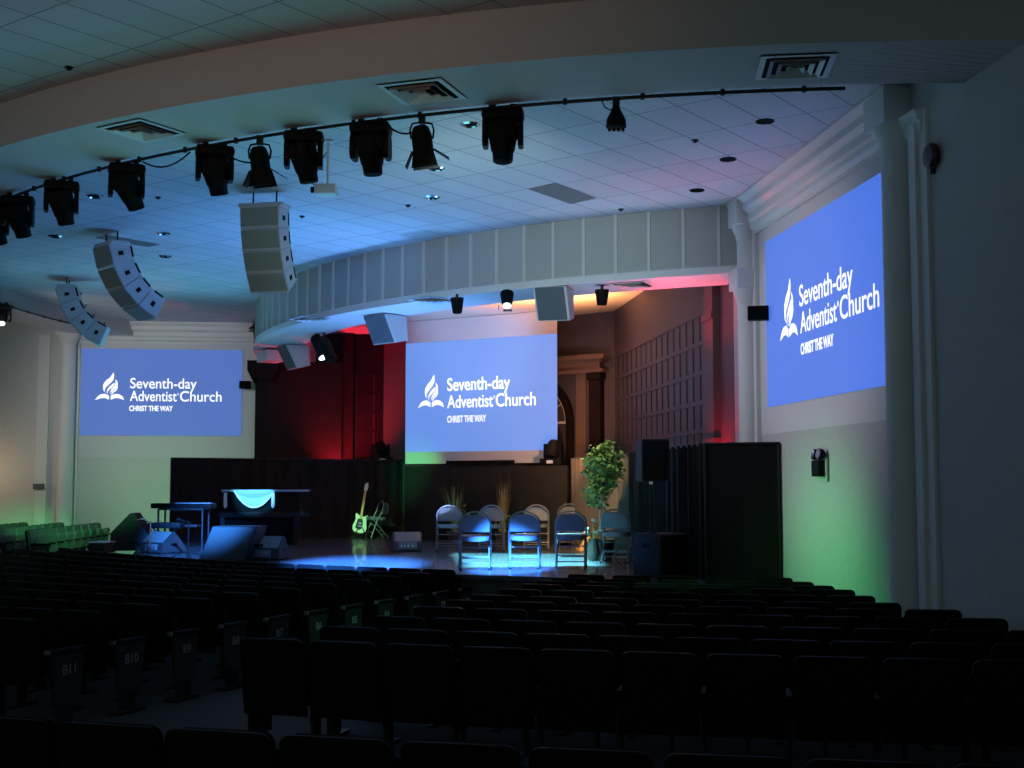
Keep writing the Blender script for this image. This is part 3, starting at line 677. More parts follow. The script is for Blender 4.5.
# ------------------------------------------------------------------ STAGE FURNITURE
def fchair_meshes():
    d = {}
    for s in (-1, 1):
        pass
    fr_ = MB(); P = []
    P += [(-.215, .17, 0), (-.215, .02, .40), (-.215, -.09, .60)]
    for k in range(13):
        a_ = pi-pi*k/12; P.append((.215*cos(a_), -.09-.05*sin(a_)*1.0, .62+.17*sin(a_)))
    P += [(.215, -.09, .60), (.215, .02, .40), (.215, .17, 0)]
    fr_.tube(P, .0125, 8); fr_.tube([(-.21, .12, .14), (.21, .12, .14)], .009, 6); fr_.tube([(-.21, .06, .29), (.21, .06, .29)], .009, 6)
    d['front_frame'] = fr_.mesh('front_frame', M['chairmetal'])
    rr = MB(); rr.tube([(-.195, -.24, 0), (-.195, .1, .40), (-.195, .12, .425), (.195, .12, .425), (.195, .1, .40), (.195, -.24, 0)], .0115, 8); rr.tube([(-.195, -.17, .085), (.195, -.17, .085)], .009, 6); rr.tube([(-.195, -.10, .17), (.195, -.10, .17)], .009, 6)
    d['rear_frame'] = rr.mesh('rear_frame', M['chairmetal'])
    bk = MB(); pts = [(-.2, .52), (.2, .52)]+[(.2*cos(pi*k/14), .62+.155*sin(pi*k/14)*(1-.12*exp(-((k-7)/1.2)**2))) for k in range(15)]
    bk.prism(pts, -.016, .016, T(0, -.105, 0) @ RX(radians(6)) @ T(0, -.04, .0) @ RX(pi/2), bev=.008)
    d['backrest'] = bk.mesh('backrest', M['chairpad'])
    se = MB(); sp = [(.2*abs(cos(k*pi/16))**.55*(1 if cos(k*pi/16) >= 0 else -1), .2*abs(sin(k*pi/16))**.55*(1 if sin(k*pi/16) >= 0 else -1)) for k in range(32)]
    se.prism([(x, y+.02) for x, y in sp], .395, .46, RX(radians(3)), bev=.012)
    d['seat'] = se.mesh('seat', M['chairpad'])
    for q_, (x, y) in enumerate(((-.215, .17), (.215, .17), (-.195, -.24), (.195, -.24))):
        ft = MB(); ft.lathe([(.017, 0), (.018, .025)], 10, T(x, y, 0)); d['rubber_foot%d' % q_] = ft.mesh('rubber_foot', M['black'])
    return d
FCM = fchair_meshes()
def fchair(label, x, y, rz, z=ZS, group='padded folding chairs on the stage'):
    rt = thing('folding_chair', label, 'chair', (x, y, z), rz, group)
    for k, me in FCM.items(): place(k.rstrip('0123'), me, rt)
    return rt
def at(px, py, z=ZS): return atz(px, py, z)
# backs toward the seats (front of chair = local +Y)
p = at(475, 569); fchair('blue lit folding chair in front, back to the seats, nearest the floor monitor', p.x, p.y, radians(2))
p = at(524.5, 568); fchair('second blue lit folding chair from the floor monitor, back to the seats', p.x, p.y, radians(-2))
p = at(571, 567); fchair('dark folding chair with its back to the seats, in front of brown drape', p.x, p.y, radians(-4))
p = at(617, 562); fchair('dark folding chair beside the speaker box, turned away', p.x, p.y, radians(-16))
p = at(449, 551); fchair('grey folding chair facing the seats in front of green grass', p.x, p.y, radians(182))
p = at(491.5, 551); fchair('grey folding chair facing the seats, its back between the two grass plants', p.x, p.y, radians(180))
p = at(536.5, 550); fchair('tan lit folding chair facing the seats, behind the second blue chair', p.x, p.y, radians(178))
p = at(569.5, 547); fchair('folding chair facing the seats, pale top over the dark front chair', p.x, p.y, radians(176))
p = at(632, 551); fchair('dark folding chair turned sideways at the speaker pole', p.x, p.y, radians(100))
p = aty(375.5, 537, 27.1); fchair('green lit folding chair leaning back beside the guitar', p.x, p.y, radians(112))
# floor monitors
def wedge(label, p, rz, w=.55, d=.42, h=.36, backside=True):
    rt = thing('floor_monitor', label, 'monitor speaker', V((p.x, p.y, ZS)), rz, 'wedge floor monitors on the stage')
    # profile in (y,z): grille slope faces +y(up), connector face at -y
    b = MB(); b.prism([(-d/2, .02), (-d*.46, h*.5), (-d*.05, h), (.02, h), (d/2, .10), (d/2, .02)], -w/2, w/2, RZ(pi/2) @ RX(pi/2) @ I4, bev=.012); b.build('cabinet', M['mon'], rt)
    b = MB(); b.prism([(-d*.452, h*.5+.012), (-d*.06, h+.004), (-d*.05, h-.006), (-d*.44, h*.5)], -w/2+.03, w/2-.03, RZ(pi/2) @ RX(pi/2)); b.build('carpeted_slope', M['graygrille'], rt)
    b = MB(); b.prism([(.035, h-.008), (d/2+.006, .112), (d/2-.006, .104), (.025, h-.014)], -w/2+.03, w/2-.03, RZ(pi/2) @ RX(pi/2)); b.build('grille', M['black'], rt)
    m_ = T(0, -d/2+.03, .11)
    b = MB(); b.box((-.16, -.02, -.05), (.16, .0, .06), T(0, -d/2+.022, .10) @ RX(radians(-6)), bev=.004); pn = b.build('connector_panel', M['graygrille'], rt)
    b = MB(); [b.lathe([(.016, 0), (.016, .012)], 10, T(x, -d/2+.01, .10) @ RX(pi/2)) for x in (-.11, -.05, .01, .09)]; b.build('socket', M['chrome'], pn)
    for sx in (-1, 1):
        b = MB(); b.box((sx*w/2-.006, -.06, .13), (sx*w/2+.006, .06, .17)); b.build('side_handle', M['black'], rt)
    return rt
p = at(407, 551); wedge('blue lit floor monitor at centre, between guitar and chairs', p, radians(8), .5, .42, .33)
p = at(266, 559.5); wedge('blue lit floor monitor beside the large grey monitor', p, radians(-10), .6, .5, .36)
p = at(163, 553); wedge('blue topped floor monitor beside the mic stands', p, radians(-38), .6, .5, .36)
p = at(135, 551); rt = wedge('black triangular floor monitor seen from its side at the stage edge', p, radians(-84), .6, .78, .66)
# large wedge with slanted grey rear
p = at(222, 561.5); rt = thing('floor_monitor', 'largest floor monitor, slanted grey-green panel toward the seats', 'monitor speaker', V((p.x, p.y, ZS)), radians(-6), 'wedge floor monitors on the stage')
b = MB(); b.prism([(-.38, 0), (-.30, .0), (.40, .0), (.58, .54), (-.14, .54)][0:1]+[(.36, .0), (.55, .53), (-.16, .53)], -.0, .5, T(0, .5, 0) @ RX(pi/2), bev=.012); b.build('cabinet', M['mon'], rt)
b = MB(); b.prism([(-.35, .02), (.335, .02), (.515, .515), (-.145, .515)], 0, .012, T(0, -.001, 0) @ RX(pi/2)); b.build('panel', M['monpanel'], rt)
b = MB(); b.box((.44, .15, .2), (.53, .35, .26)); b.build('handle', M['black'], rt)
p = aty(234, 549, 22.4); b = MB(); b.box((-.36, -.2, 0), (.2, .2, .35), bev=.01); o = b.build('amplifier_cabinet', M['mon'], None, loc=(p.x, p.y, ZS)); tag(o, 'low dark cabinet with blue edge behind the large grey monitor', 'amplifier')
# mic stands
def mic_stand(label, p, h, boom, rz, matl):
    rt = thing('microphone_stand', label, 'microphone stand', V((p.x, p.y, ZS)), rz, 'microphone stands at the stage edge')
    b = MB()
    for k in range(3): a_ = k*2*pi/3+.4; b.tube([(0, 0, .12), (.26*cos(a_), .26*sin(a_), .012)], .01, 6)
    b.build('tripod', M['metalb'], rt)
    b = MB(); b.tube([(0, 0, .06), (0, 0, h)], .011, 8); b.build('pole', matl, rt)
    b = MB(); b.tube([(-boom[0]*.3, 0, h-.02-boom[1]*.3), (boom[0], 0, h+boom[1])], .009, 6); b.build('boom', matl, rt)
    b = MB(); b.ball((boom[0]+.02, 0, h+boom[1]), (.05, .03, .03)); b.tube([(boom[0]-.1, 0, h+boom[1]-.02), (boom[0], 0, h+boom[1])], .018, 8); b.build('microphone', M['chrome'] if matl is M['chrome'] else M['black'], rt)
p = at(150, 556); mic_stand('pale microphone stand against the black triangular monitor', p, .56, (-.16, .03), radians(-10), M['chrome'])
p = at(188, 558); mic_stand('dark microphone stand between the floor monitors', p, .58, (.2, .02), radians(150), M['black'])
# keyboard on table stand
p = aty(183, 548, 22.8); rt = thing('keyboard_stand', 'black two-tier keyboard stand at the end of the far drape', 'keyboard stand', V((p.x, p.y, ZS)), radians(-4))
w = .5
for sx in (-1, 1):
    for sy in (-.18, .18):
        b = MB(); b.tube([(sx*w*.8, sy, 0), (sx*w*.8, sy, .72)], .02, 8); b.build('leg', M['metalb'], rt)
    b = MB(); b.tube([(sx*w*.8, -.2, .04), (sx*w*.8, .2, .04)], .02, 8); b.build('foot_bar', M['metalb'], rt)
b = MB(); b.box((-w*.8, -.18, .40), (w*.6, .2, .44), bev=.005); b.build('lower_shelf', M['metalb'], rt)
b = MB(); b.box((-w*.8, -.2, .70), (w*.8, .2, .73), bev=.005); b.build('upper_shelf', M['metalb'], rt)
kb = thing('electric_keyboard', 'electric keyboard with blue lit end on the two-tier stand', 'keyboard', V((p.x, p.y, ZS+.73)), radians(-4))
b = MB(); b.box((-.55, -.17, 0), (.55, .17, .09), bev=.012); b.build('case', M['black'], kb)
b = MB(); b.box((-.1, -.165, .09), (.53, -.03, .098)); b.build('keys', M['spk'], kb)
b = MB(); b.box((-.2, .02, .09), (.5, .15, .1)); b.build('control_panel', M['graygrille'], kb)
p2 = aty(166, 550, 22.1); rt = thing('keyboard_bench', 'low dark bench in front of the keyboard stand', 'bench', V((p2.x, p2.y, ZS)), 0)
b = MB(); b.box((-.28, -.16, .40), (.28, .16, .5), bev=.02); b.build('cushion', M['black'], rt)
for sx in (-1, 1):
    b = MB(); b.tube([(sx*.2, -.12, 0), (-sx*.2, .12, .4)], .014, 6); b.tube([(sx*.2, .12, 0), (-sx*.2, -.12, .4)], .014, 6); b.build('leg', M['metalb'], rt)
# covered piano with swag cloth
Yp = 24.5
p = aty(258, 490, Yp); ang = radians(6)
rt = thing('upright_piano', 'black piano with a blue lit cloth top in front of the far drape', 'piano', V((p.x, Yp, ZS)), ang)
Hp = p.z-ZS
b = MB(); b.box((-.66, -.05, 0), (.78, .5, Hp-.03), bev=.015); b.build('case', M['fabric'], rt)
b = MB(); b.box((-.7, -.25, Hp-.52), (.82, -.02, Hp-.42), bev=.01); b.build('keyboard_shelf', M['black'], rt)
b = MB(); b.box((-.72, -.1, Hp-.03), (1.0, .54, Hp+.0), bev=.006); b.build('lid', M['black'], rt)
for sx in (-.64, .74):
    b = MB(); b.box((sx-.04, -.24, 0), (sx+.04, -.16, Hp-.5)); b.build('leg', M['black'], rt)
sw = thing('swag_cloth', 'shiny blue lit cloth swag with pale hem draped over the piano', 'cloth', V((p.x, Yp, ZS+Hp)), ang)
b = MB(); rows_ = []
for j in range(9):
    v = j/8; row = []
    for i in range(25):
        u = i/24*2-1; zz = -.31*v*(1-abs(u)**2.1)-.004; row.append(V((-.06+u*.42*(1-.12*v), -.115-.03*sin(v*9)*(1-u*u), zz)))
    rows_.append(row)
b.grid([[V((q.x, .4, .008)) for q in rows_[0]], [V((q.x, -.1, .008)) for q in rows_[0]]]); b.grid(rows_); b.grid([[q+V((0, .01, 0)) for q in r] for r in rows_]); b.build('drapery', M['cloth'], sw)
b = MB(); b.tube([q+V((0, -.012, -.012)) for q in rows_[-1]], .02, 6); b.build('hem', M['spk'], sw)
for x in (-.60, .30):
    b = MB(); b.prism([(-.03, 0), (.03, 0), (.035, -.26), (0, -.3), (-.03, -.26)], -.006, .006, T(x, -.14, -.05) @ RX(pi/2)); b.build('ribbon', M['spk'], sw)
b = MB(); b.grid([[V((-.68, .4, .004)), V((.98, .4, .004))], [V((-.68, -.11, .004)), V((.98, -.11, .004))], [V((-.68, -.11, -.03)), V((.98, -.11, -.03))]]); b.build('runner', M['cloth'], sw)
# drum kit pieces beside the piano (dark)
p = at(316, 535.5); rt = thing('cymbal_stand', 'dark cymbal stand with splayed legs between piano and guitar', 'cymbal stand', V((p.x, p.y, ZS)), .3)
b = MB()
for k in range(3): a_ = k*2*pi/3+.2; b.tube([(0, 0, .25), (.3*cos(a_), .3*sin(a_), .012)], .012, 6)
b.build('tripod', M['chrome'], rt)
b = MB(); b.tube([(0, 0, .1), (0, 0, .95)], .012, 8); b.build('pole', M['metalb'], rt)
b = MB(); b.lathe([(.0, .97), (.04, .965), (.25, .935), (.25, .93), (.03, .955)], 24, RX(.06)); b.build('cymbal', M['mon'], rt)
p = at(302, 537); rt = thing('music_seat', 'low dark stool with rails beside the cymbal stand', 'stool', V((p.x, p.y, ZS)), .1)
b = MB(); b.lathe([(.16, .40), (.18, .43), (.17, .48), (.1, .49)], 20); b.build('seat', M['black'], rt)
b = MB()
for k in range(3): a_ = k*2*pi/3; b.tube([(0, 0, .35), (.24*cos(a_), .24*sin(a_), .012)], .011, 6)
b.tube([(0, 0, .1), (0, 0, .4)], .016, 8); b.build('tripod', M['metalb'], rt)
# guitar on stand
p = aty(358.5, 537, 27.0); rt = thing('electric_guitar', 'pale green lit electric guitar standing upright on its stand', 'guitar', V((p.x, p.y, ZS+.12)), 0, rot=(radians(-12), radians(9), radians(8)))
b = MB(); o_ = [(-.02, .36), (-.05, .38), (-.115, .42), (-.125, .38), (-.10, .31), (-.115, .24), (-.15, .15), (-.14, .06), (-.08, .01), (0, 0), (.08, .01), (.145, .06), (.15, .15), (.12, .24), (.115, .30), (.135, .36), (.13, .40), (.06, .36), (.02, .345)]
b.prism(o_, -.02, .02, RX(pi/2), bev=.006); b.build('body', M['guitar'], rt)
b = MB(); b.box((-.024, -.034, .3), (.024, -.016, .92)); b.build('neck', M['gold'], rt)
b = MB(); b.prism([(-.025, .91), (.025, .91), (.045, .98), (.04, 1.08), (.01, 1.10), (-.03, 1.06), (-.035, .96)], -.008, .008, T(0, -.02, 0) @ RX(pi/2)); b.build('headstock', M['guitar'], rt)
b = MB(); b.prism([(-.06, .30), (-.08, .2), (-.09, .1), (0, .06), (.05, .1), (.06, .22), (.03, .32)], 0, .004, T(0, -.021, 0) @ RX(pi/2)); b.build('pickguard', M['mon'], rt)
b = MB(); b.box((-.04, -.03, .14), (.04, -.02, .155)); b.box((-.035, -.03, .2), (.035, -.02, .22)); b.build('pickup', M['chrome'], rt)
gs = thing('guitar_stand', 'small black stand holding the pale guitar', 'guitar stand', V((p.x+.04, p.y+.03, ZS)), 0)
b = MB()
for x, y in ((-.16, -.16), (.16, -.16), (0, .2)): b.tube([(0, .04, .3), (x, y, .012)], .011, 6)
b.build('leg', M['metalb'], gs)
b = MB(); b.tube([(-.12, -.1, .13), (-.06, -.02, .1), (.06, -.02, .1), (.12, -.1, .13)], .012, 6); b.build('cradle', M['metalb'], gs)
# moving heads standing behind the flats
def floor_mover(label, p, zb, rz, pan):
    rt = thing('moving_head_light', label, 'stage light', V((p.x, p.y, zb)), rz, 'moving heads standing behind the stage flats')
    b = MB(); b.box((-.24, -.15, 0), (.24, .15, .13), bev=.015); b.build('base', M['black'], rt)
    for sx in (-1, 1):
        b = MB(); b.prism([(-.07, .13), (.07, .13), (.06, .42), (-.06, .42)], -.025, .025, T(sx*.17, 0, 0) @ RZ(pi/2) @ RX(pi/2), bev=.008); b.build('yoke_arm', M['black'], rt)
    m_ = T(0, 0, .33) @ RX(pan)
    b = MB(); b.lathe([(.1, -.15), (.13, -.1), (.135, .1), (.12, .2)], 18, m_); hd = b.build('head', M['black'], rt)
    b = MB(); b.lathe([(.105, .204), (.09, .195)], 18, m_); b.build('lens', M['chrome'], hd)
    b = MB(); b.box((-.07, -.166, .03), (.07, -.16, .09)); b.build('display_panel', M['spk'], rt)
    # road case pedestal to hold it at that height
    b = MB(); b.box((-.22, -.14, ZS-zb), (.22, .14, 0), bev=.01); b.build('pedestal_case', M['black'], rt)
floor_mover('moving light with pale display standing above the flat beside brown drape', V((.82, 25.03, 0)), 2.285, radians(-30), 2.7)
p = aty(380, 461, 28.35); floor_mover('moving light standing above the dark flat left of the hanging screen', V((p.x, 28.52, 0)), 2.38, radians(20), 2.1)
# pole speaker on box
p = V((1.93, 16.42, 0)); rt = thing('subwoofer_box', 'dark box under the pole speaker at the stage edge', 'subwoofer', V((p.x, p.y, ZS)), radians(33))
b = MB(); b.box((-.24, -.24, 0), (.24, .28, .54), bev=.01); b.build('cabinet', M['mon'], rt)
b = MB(); b.box((-.22, -.252, .03), (.22, -.24, .51)); b.build('grille', M['black'], rt)
b = MB(); b.box((-.246, -.05, .36), (-.238, .09, .42)); b.build('handle', M['black'], rt)
rt = thing('pole_speaker', 'black loudspeaker on a pole above the dark box', 'speaker', V((1.80, 16.40, ZS+.54)), radians(14))
b = MB(); b.tube([(0, 0, 0), (0, 0, .80)], .018, 10); b.lathe([(.07, 0), (.06, .015), (.02, .03)], 16); b.build('pole', M['metalb'], rt)
b = MB(); b.prism([(-.19, -.17), (.19, -.17), (.14, .2), (-.14, .2)], .67, 1.21, bev=.015); b.build('cabinet', M['mon'], rt)
b = MB(); b.box((-.17, -.182, .69), (.17, -.17, 1.19)); b.build('grille', M['black'], rt)
b = MB(); b.lathe([(.03, 0), (.03, .05)], 10, T(0, 0, .63)); b.build('pole_cup', M['chrome'], rt)
cb = thing('coiled_cable', 'loop of pale cable under the chair beside the dark box', 'cable', at(622, 566))
b = MB(); b.tube([(.09*cos(k*.4)*(1+.2*sin(k*.83)), .05*sin(k*1.7), .15+.12*sin(k*.4)*(1+.15*sin(k*.6))) for k in range(40)], .006, 6); b.build('loop', M['mon'], cb)
# ------------------------------------------------------------------ PLANTS
def grass_plant(label, p, n, h, spread, matl, name='ornamental_grass'):
    rt = thing(name, label, 'plant', V((p.x, p.y, ZS)), random.random()*3)
    b = MB(); b.lathe([(.12, 0), (.16, .22), (.15, .24), (.13, .22)], 16); b.build('pot', M['pot'], rt)
    b = MB()
    for k in range(n):
        a_ = random.uniform(0, 2*pi); r0 = random.uniform(0, .07); L = h*random.uniform(.6, 1); bend = random.uniform(.1, 1)*spread
        px_, py_ = r0*cos(a_), r0*sin(a_); pts_ = []
        for j in range(7):
            t = j/6; rr = bend*t*t; pts_.append((V((px_+rr*cos(a_), py_+rr*sin(a_), .2+L*(t-.18*bend*t*t))), .009*(1-t)+.001))
        side = V((-sin(a_), cos(a_), 0))
        b.grid([[q-side*w_ for q, w_ in pts_], [q+side*w_ for q, w_ in pts_]])
    o = b.build('blades', matl, rt); return rt
def leafy(rt, name, center, rad, n, size, matl, seed=3):
    rnd = random.Random(seed); b = MB()
    for k in range(n):
        while True:
            q = V((rnd.uniform(-1, 1), rnd.uniform(-1, 1), rnd.uniform(-1, 1)))
            if q.length < 1 and q.length > .25: break
        f = .8+.25*sin(q.x*5+q.z*7)*cos(q.y*6); q = V((q.x*rad[0], q.y*rad[1], q.z*rad[2]))*f+V(center)
        m_ = Matrix.Translation(q) @ Euler((rnd.uniform(-1, 1), rnd.uniform(-1, 1), rnd.uniform(0, 6.28))).to_matrix().to_4x4()
        s_ = size*rnd.uniform(.7, 1.3)
        b.grid([[m_ @ V((-.0*s_, 0, 0)), m_ @ V((.35*s_, .5*s_, .08*s_)), m_ @ V((0, 1.2*s_, 0))], [m_ @ V((0, 0, 0)), m_ @ V((0, .5*s_, -.03*s_)), m_ @ V((0, 1.2*s_, 0))], [m_ @ V((0, 0, 0)), m_ @ V((-.35*s_, .5*s_, .08*s_)), m_ @ V((0, 1.2*s_, 0))]])
    return b.build(name, matl, rt)
p = at(455, 543.5); rt = grass_plant('tall green grass plant in a pot behind the grey chairs', p, 60, 1.0, .38, M['grass'])
leafy(rt, 'low_leaves', (.1, 0, .55), (.22, .2, .25), 60, .06, M['leaf'], 5)
p = at(503, 543.5); rt = grass_plant('tall dry yellow grass plant in a pot behind the grey chairs', p, 75, 1.12, .16, M['grassy'])
leafy(rt, 'low_leaves', (-.12, 0, .5), (.25, .2, .3), 60, .06, M['leaf'], 6)
# ficus
p = at(603, 549); p = V((1.42, 19.9, ZS)); rt = thing('ficus_tree', 'potted ficus tree with bright green crown beside the pole speaker', 'plant', p)
b = MB(); b.lathe([(.14, 0), (.19, .28), (.18, .3), (.16, .28)], 18); b.build('pot', M['pot'], rt)
b = MB()
for k in range(3):
    a_ = k*2.1; b.tube([(.03*cos(a_), .03*sin(a_), .2), (.05*cos(a_+1), .05*sin(a_+1), .6), (.02*cos(a_+2), .03*sin(a_+2), 1.0), (.12*cos(a_+2), .12*sin(a_+2), 1.45)], [.022, .02, .017, .01], 7)
for k in range(8):
    a_ = k*.8; b.tube([(0, 0, .85+.04*k), (.22*cos(a_), .2*sin(a_), 1.15+.05*k)], [.01, .004], 5)
b.build('trunk', M['bark'], rt)
leafy(rt, 'foliage', (.02, 0, 1.42), (.35, .33, .46), 1500, .075, M['leaf'], 11)
o = rt
leafy(rt, 'lower_foliage', (-.1, 0, 1.0), (.24, .24, .26), 330, .07, M['leaf'], 12)
# flowers + golden base
p = V((1.24, 19.45, ZS)); rt = thing('flower_vase', 'dark vase of small white flowers at the foot of the ficus', 'flowers', p)
b = MB(); b.lathe([(.07, 0), (.11, .12), (.07, .3), (.08, .34)], 16); b.build('vase', M['pot'], rt)
b = MB(); rnd = random.Random(4); heads = []
for k in range(16):
    q = V((rnd.uniform(-.17, .17), rnd.uniform(-.12, .12), rnd.uniform(.4, .64))); heads.append(q); b.tube([(0, 0, .3), q], .004, 5)
b.build('stem', M['grass'], rt)
b = MB(); [b.ball(q, (.035, .035, .028), sub=1) for q in heads]; b.build('blossoms', M['petal'], rt)
p = V((1.13, 20.6, ZS)); p = at(592, 551); rt = thing('golden_stand', 'golden carved stand glowing on the stage beside the brown drape', 'stand', V((p.x-.02, p.y, ZS)), .2)
b = MB(); b.box((-.24, -.14, 0), (.22, .14, .05), bev=.01); b.build('base', M['gold'], rt)
b = MB(); b.tube([(-.16, 0, .05), (-.1, 0, .16), (-.02, 0, .22), (.06, 0, .16), (.08, 0, .05)], [.05, .045, .04, .045, .05], 10); b.tube([(-.1, 0, .18), (-.13, 0, .3), (-.07, 0, .36)], [.035, .03, .012], 8); b.build('scroll', M['gold'], rt)
# stage-left steps
p = atz(102, 552.5, ZS); rt = thing('step_box', 'small green lit step box at the outer corner of the stage', 'step', V((p.x, p.y, ZS)), -.2)
b = MB(); b.box((-.14, -.2, 0), (.14, .2, .17), bev=.006); b.build('body', M['mon'], rt); b = MB(); b.box((-.15, -.21, .17), (.15, .21, .19)); b.build('tread', M['spk'], rt)
# ------------------------------------------------------------------ SEATS
def seat_meshes(fab):
    d = {}
    lean = T(0, 0, .40) @ RX(radians(9)) @ T(0, 0, -.40)
    def rounded(w, z0, z1, r): 
        pts = [(-w, z0), (w, z0)]
        for k in range(5): a_ = pi/2*k/4; pts.append((w-r+r*cos(a_), z1-r+r*sin(a_)))
        for k in range(5): a_ = pi/2+pi/2*k/4; pts.append((-w+r+r*cos(a_), z1-r+r*sin(a_)))
        return pts
    b = MB(); b.prism(rounded(.222, .40, .835, .05), -.03, .03, lean @ T(0, .035, 0) @ RX(pi/2), bev=.016); d['backrest'] = b.mesh('backrest', fab)
    b = MB(); b.prism(rounded(.232, .34, .848, .045), -.011, .011, lean @ T(0, -.012, 0) @ RX(pi/2), bev=.006); d['back_shell'] = b.mesh('back_shell', M['shell'])
    b = MB(); b.prism(rounded(.215, 0, .33, .05), -.045, .045, T(0, .12, .40) @ RX(radians(-8)) @ RX(pi/2), bev=.02)
    for v in b.bm.verts: v.co.z = v.co.z
    d['seat_cushion'] = b.mesh('seat_cushion', fab)
    b = MB(); b.box((-.272, -.01, .56), (-.228, .30, .595), bev=.01); b.box((-.262, .0, .30), (-.238, .10, .57), bev=.004); d['armrest'] = b.mesh('armrest', M['black'])
    b = MB(); b.box((-.262, .02, .02), (-.238, .12, .42)); b.box((-.275, -.08, 0), (-.225, .24, .025), bev=.006); d['leg'] = b.mesh('leg', M['metalb'])
    return d
SMB = seat_meshes(M['fabric']); SMG = seat_meshes(M['litfabric'])
def endmeshes(sx):
    b = MB(); b.prism([(.10, .16), (.38, .16), (.42, .56), (.06, .56)], -.013, .013, T(sx*.25, 0, 0) @ RZ(pi/2) @ RX(pi/2), bev=.004); p_ = b.mesh('end_panel', M['plate'])
    b = MB(); b.box((sx*.25-.03, .04, .56), (sx*.25+.03, .43, .60), bev=.012); c_ = b.mesh('end_armrest', M['black'])
    b = MB(); b.box((sx*.25-.026, .022, .564), (sx*.25+.026, .045, .598), bev=.006); k_ = b.mesh('armrest_glint', M['armglint'])
    b = MB(); b.box((sx*.25-.03, .16, .03), (sx*.25+.03, .28, .18)); b.box((sx*.25-.05, .04, 0), (sx*.25+.05, .40, .03), bev=.006); f_ = b.mesh('pedestal', M['metalb'])
    return p_, c_, k_, f_
ENDR, ENDL = endmeshes(1), endmeshes(-1)
def seat(pos, rz, label, group, meshes=SMB, end=None, number=None, armrest=True):
    rt = thing('theater_seat', label, 'seat', pos, rz, group)
    for k, me in meshes.items():
        if end == -1 and k in ('armrest', 'leg'): continue
        place(k, me, rt)
    if end:
        P = ENDR if end == 1 else ENDL
        pn = place('end_panel', P[0], rt); ar_ = place('end_armrest', P[1], rt); place('armrest_glint', P[2], ar_); place('pedestal', P[3], rt)
        if number:
            me = text_mesh(number, .105, .002, .001)
            w_ = max(v.co.x for v in me.vertices)
            # lettering on the outer face
            m_ = Matrix(((0, 0, end, end*.2645), (end, 0, 0, .25-end*w_/2), (0, 1, 0, .40), (0, 0, 0, 1)))
            me.transform(m_); me.materials.clear(); me.materials.append(M['num']); place('row_number', me, pn)
    return rt
def inframe(p, z=.8, m_=45):
    w_ = p.y
    if w_ < .8: return False
    px = 512+F*p.x/w_
    return -m_ < px < 1024+m_
PITCHS = .5
AL, AR = radians(-23.15), radians(-18.2)
# block between the centre aisle and the near wall
for k, R in enumerate([17.33, 18.0, 18.6, 19.15, 19.95, 20.75, 21.4, 22.15, 23.05, 23.9, 24.75]):
    a0_ = AR+(PITCHS/2+.02)/R-(radians(.35) if k == 10 else 0); n_ = 0
    lim = lambda q: SW-(.50 if abs(q.dot(DV)-11.35) < .45 else .29)
    e_ = hit(SC, R, lambda q: q.dot(NV)-lim(q), a0_, a0_+radians(40))
    n_ = int((e_-a0_)*R/PITCHS); pit = (e_-a0_)/n_
    for j in range(1, n_+2):
        a_ = a0_+pit*(j-1); p = seatpos(R, a_)
        if inframe(p, m_=30):
            p.z = fl(p)
            seat(p, a_, f'black theater seat, {ORD[j]} from the centre aisle, {ORD[k+1]} row of the near-wall block', 'theater seats in the block along the near wall', SMB, -1 if j == 1 else None, None)
# block beyond the aisle
for k in range(11):
    R = 17.13+.72*k; a_ = AL-(PITCHS/2+.02)/R; j = 0
    while True:
        p = seatpos(R, a_); j += 1
        if not inframe(p, m_=30) and (p.y < .8 or 512+F*p.x/p.y < 0): break
        if p.y > 21.6: break
        p.z = fl(p)
        seat(p, a_, f'black theater seat, {ORD[j]} from the aisle, {ORD[k+1]} row of the block before the floor monitors' if j > 1 else f'black theater seat with end panel B{k+1} at the aisle', 'theater seats in the block before the floor monitors', SMB, 1 if j == 1 else None, f'B{k+1}' if j == 1 else None)
        a_ -= PITCHS/R
# nearest row, behind the cross aisle
R = 27.75; a0 = atan2(-1.41-.0-SC.x, SC.y-5.2)
for j in range(-2, 9):
    a_ = a0+(j-.5)*PITCHS/R; p = seatpos(R, a_)
    if not inframe(p, m_=60): continue
    p.z = fl(p)
    seat(p, a_, f'nearest row black theater seat, {ORD[j+3]} along from the outer frame edge', 'nearest row of theater seats')
# green lit side block facing across
names = ['front', 'middle', 'back']
for r_ in range(3):
    for j in range(9):
        p = V((-9.0-.87*r_-.018*j, 24.0+.52*j+.15*r_, 0)); p.z = fl(p)
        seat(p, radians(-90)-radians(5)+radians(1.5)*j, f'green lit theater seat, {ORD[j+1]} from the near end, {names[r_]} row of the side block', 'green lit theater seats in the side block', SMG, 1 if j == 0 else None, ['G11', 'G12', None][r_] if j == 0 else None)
# ------------------------------------------------------------------ LIGHTS
def aim(o, p, q):
    o.location = p; d = V(q)-V(p); o.rotation_euler = d.to_track_quat('-Z', 'Y').to_euler()
def spot(name, p, q, col, power, size, blend=.5, r=.05, square=False):
    l = bpy.data.lights.new(name, 'SPOT'); l.color = col; l.energy = power; l.spot_size = radians(size); l.spot_blend = blend; l.shadow_soft_size = r; l.use_square = square
    o = bpy.data.objects.new(name, l); COL.objects.link(o); aim(o, p, q); return o
def point(name, p, col, power, r=.1):
    l = bpy.data.lights.new(name, 'POINT'); l.color = col; l.energy = power; l.shadow_soft_size = r
    o = bpy.data.objects.new(name, l); COL.objects.link(o); o.location = p; return o
world = bpy.data.worlds.new('world'); sc.world = world; world.use_nodes = True
bg = world.node_tree.nodes['Background']; bg.inputs[0].default_value = (.70, .95, 1.0, 1); bg.inputs[1].default_value = .42
HEAD = lambda px: onarc(track_at(px), TRZ-.78)
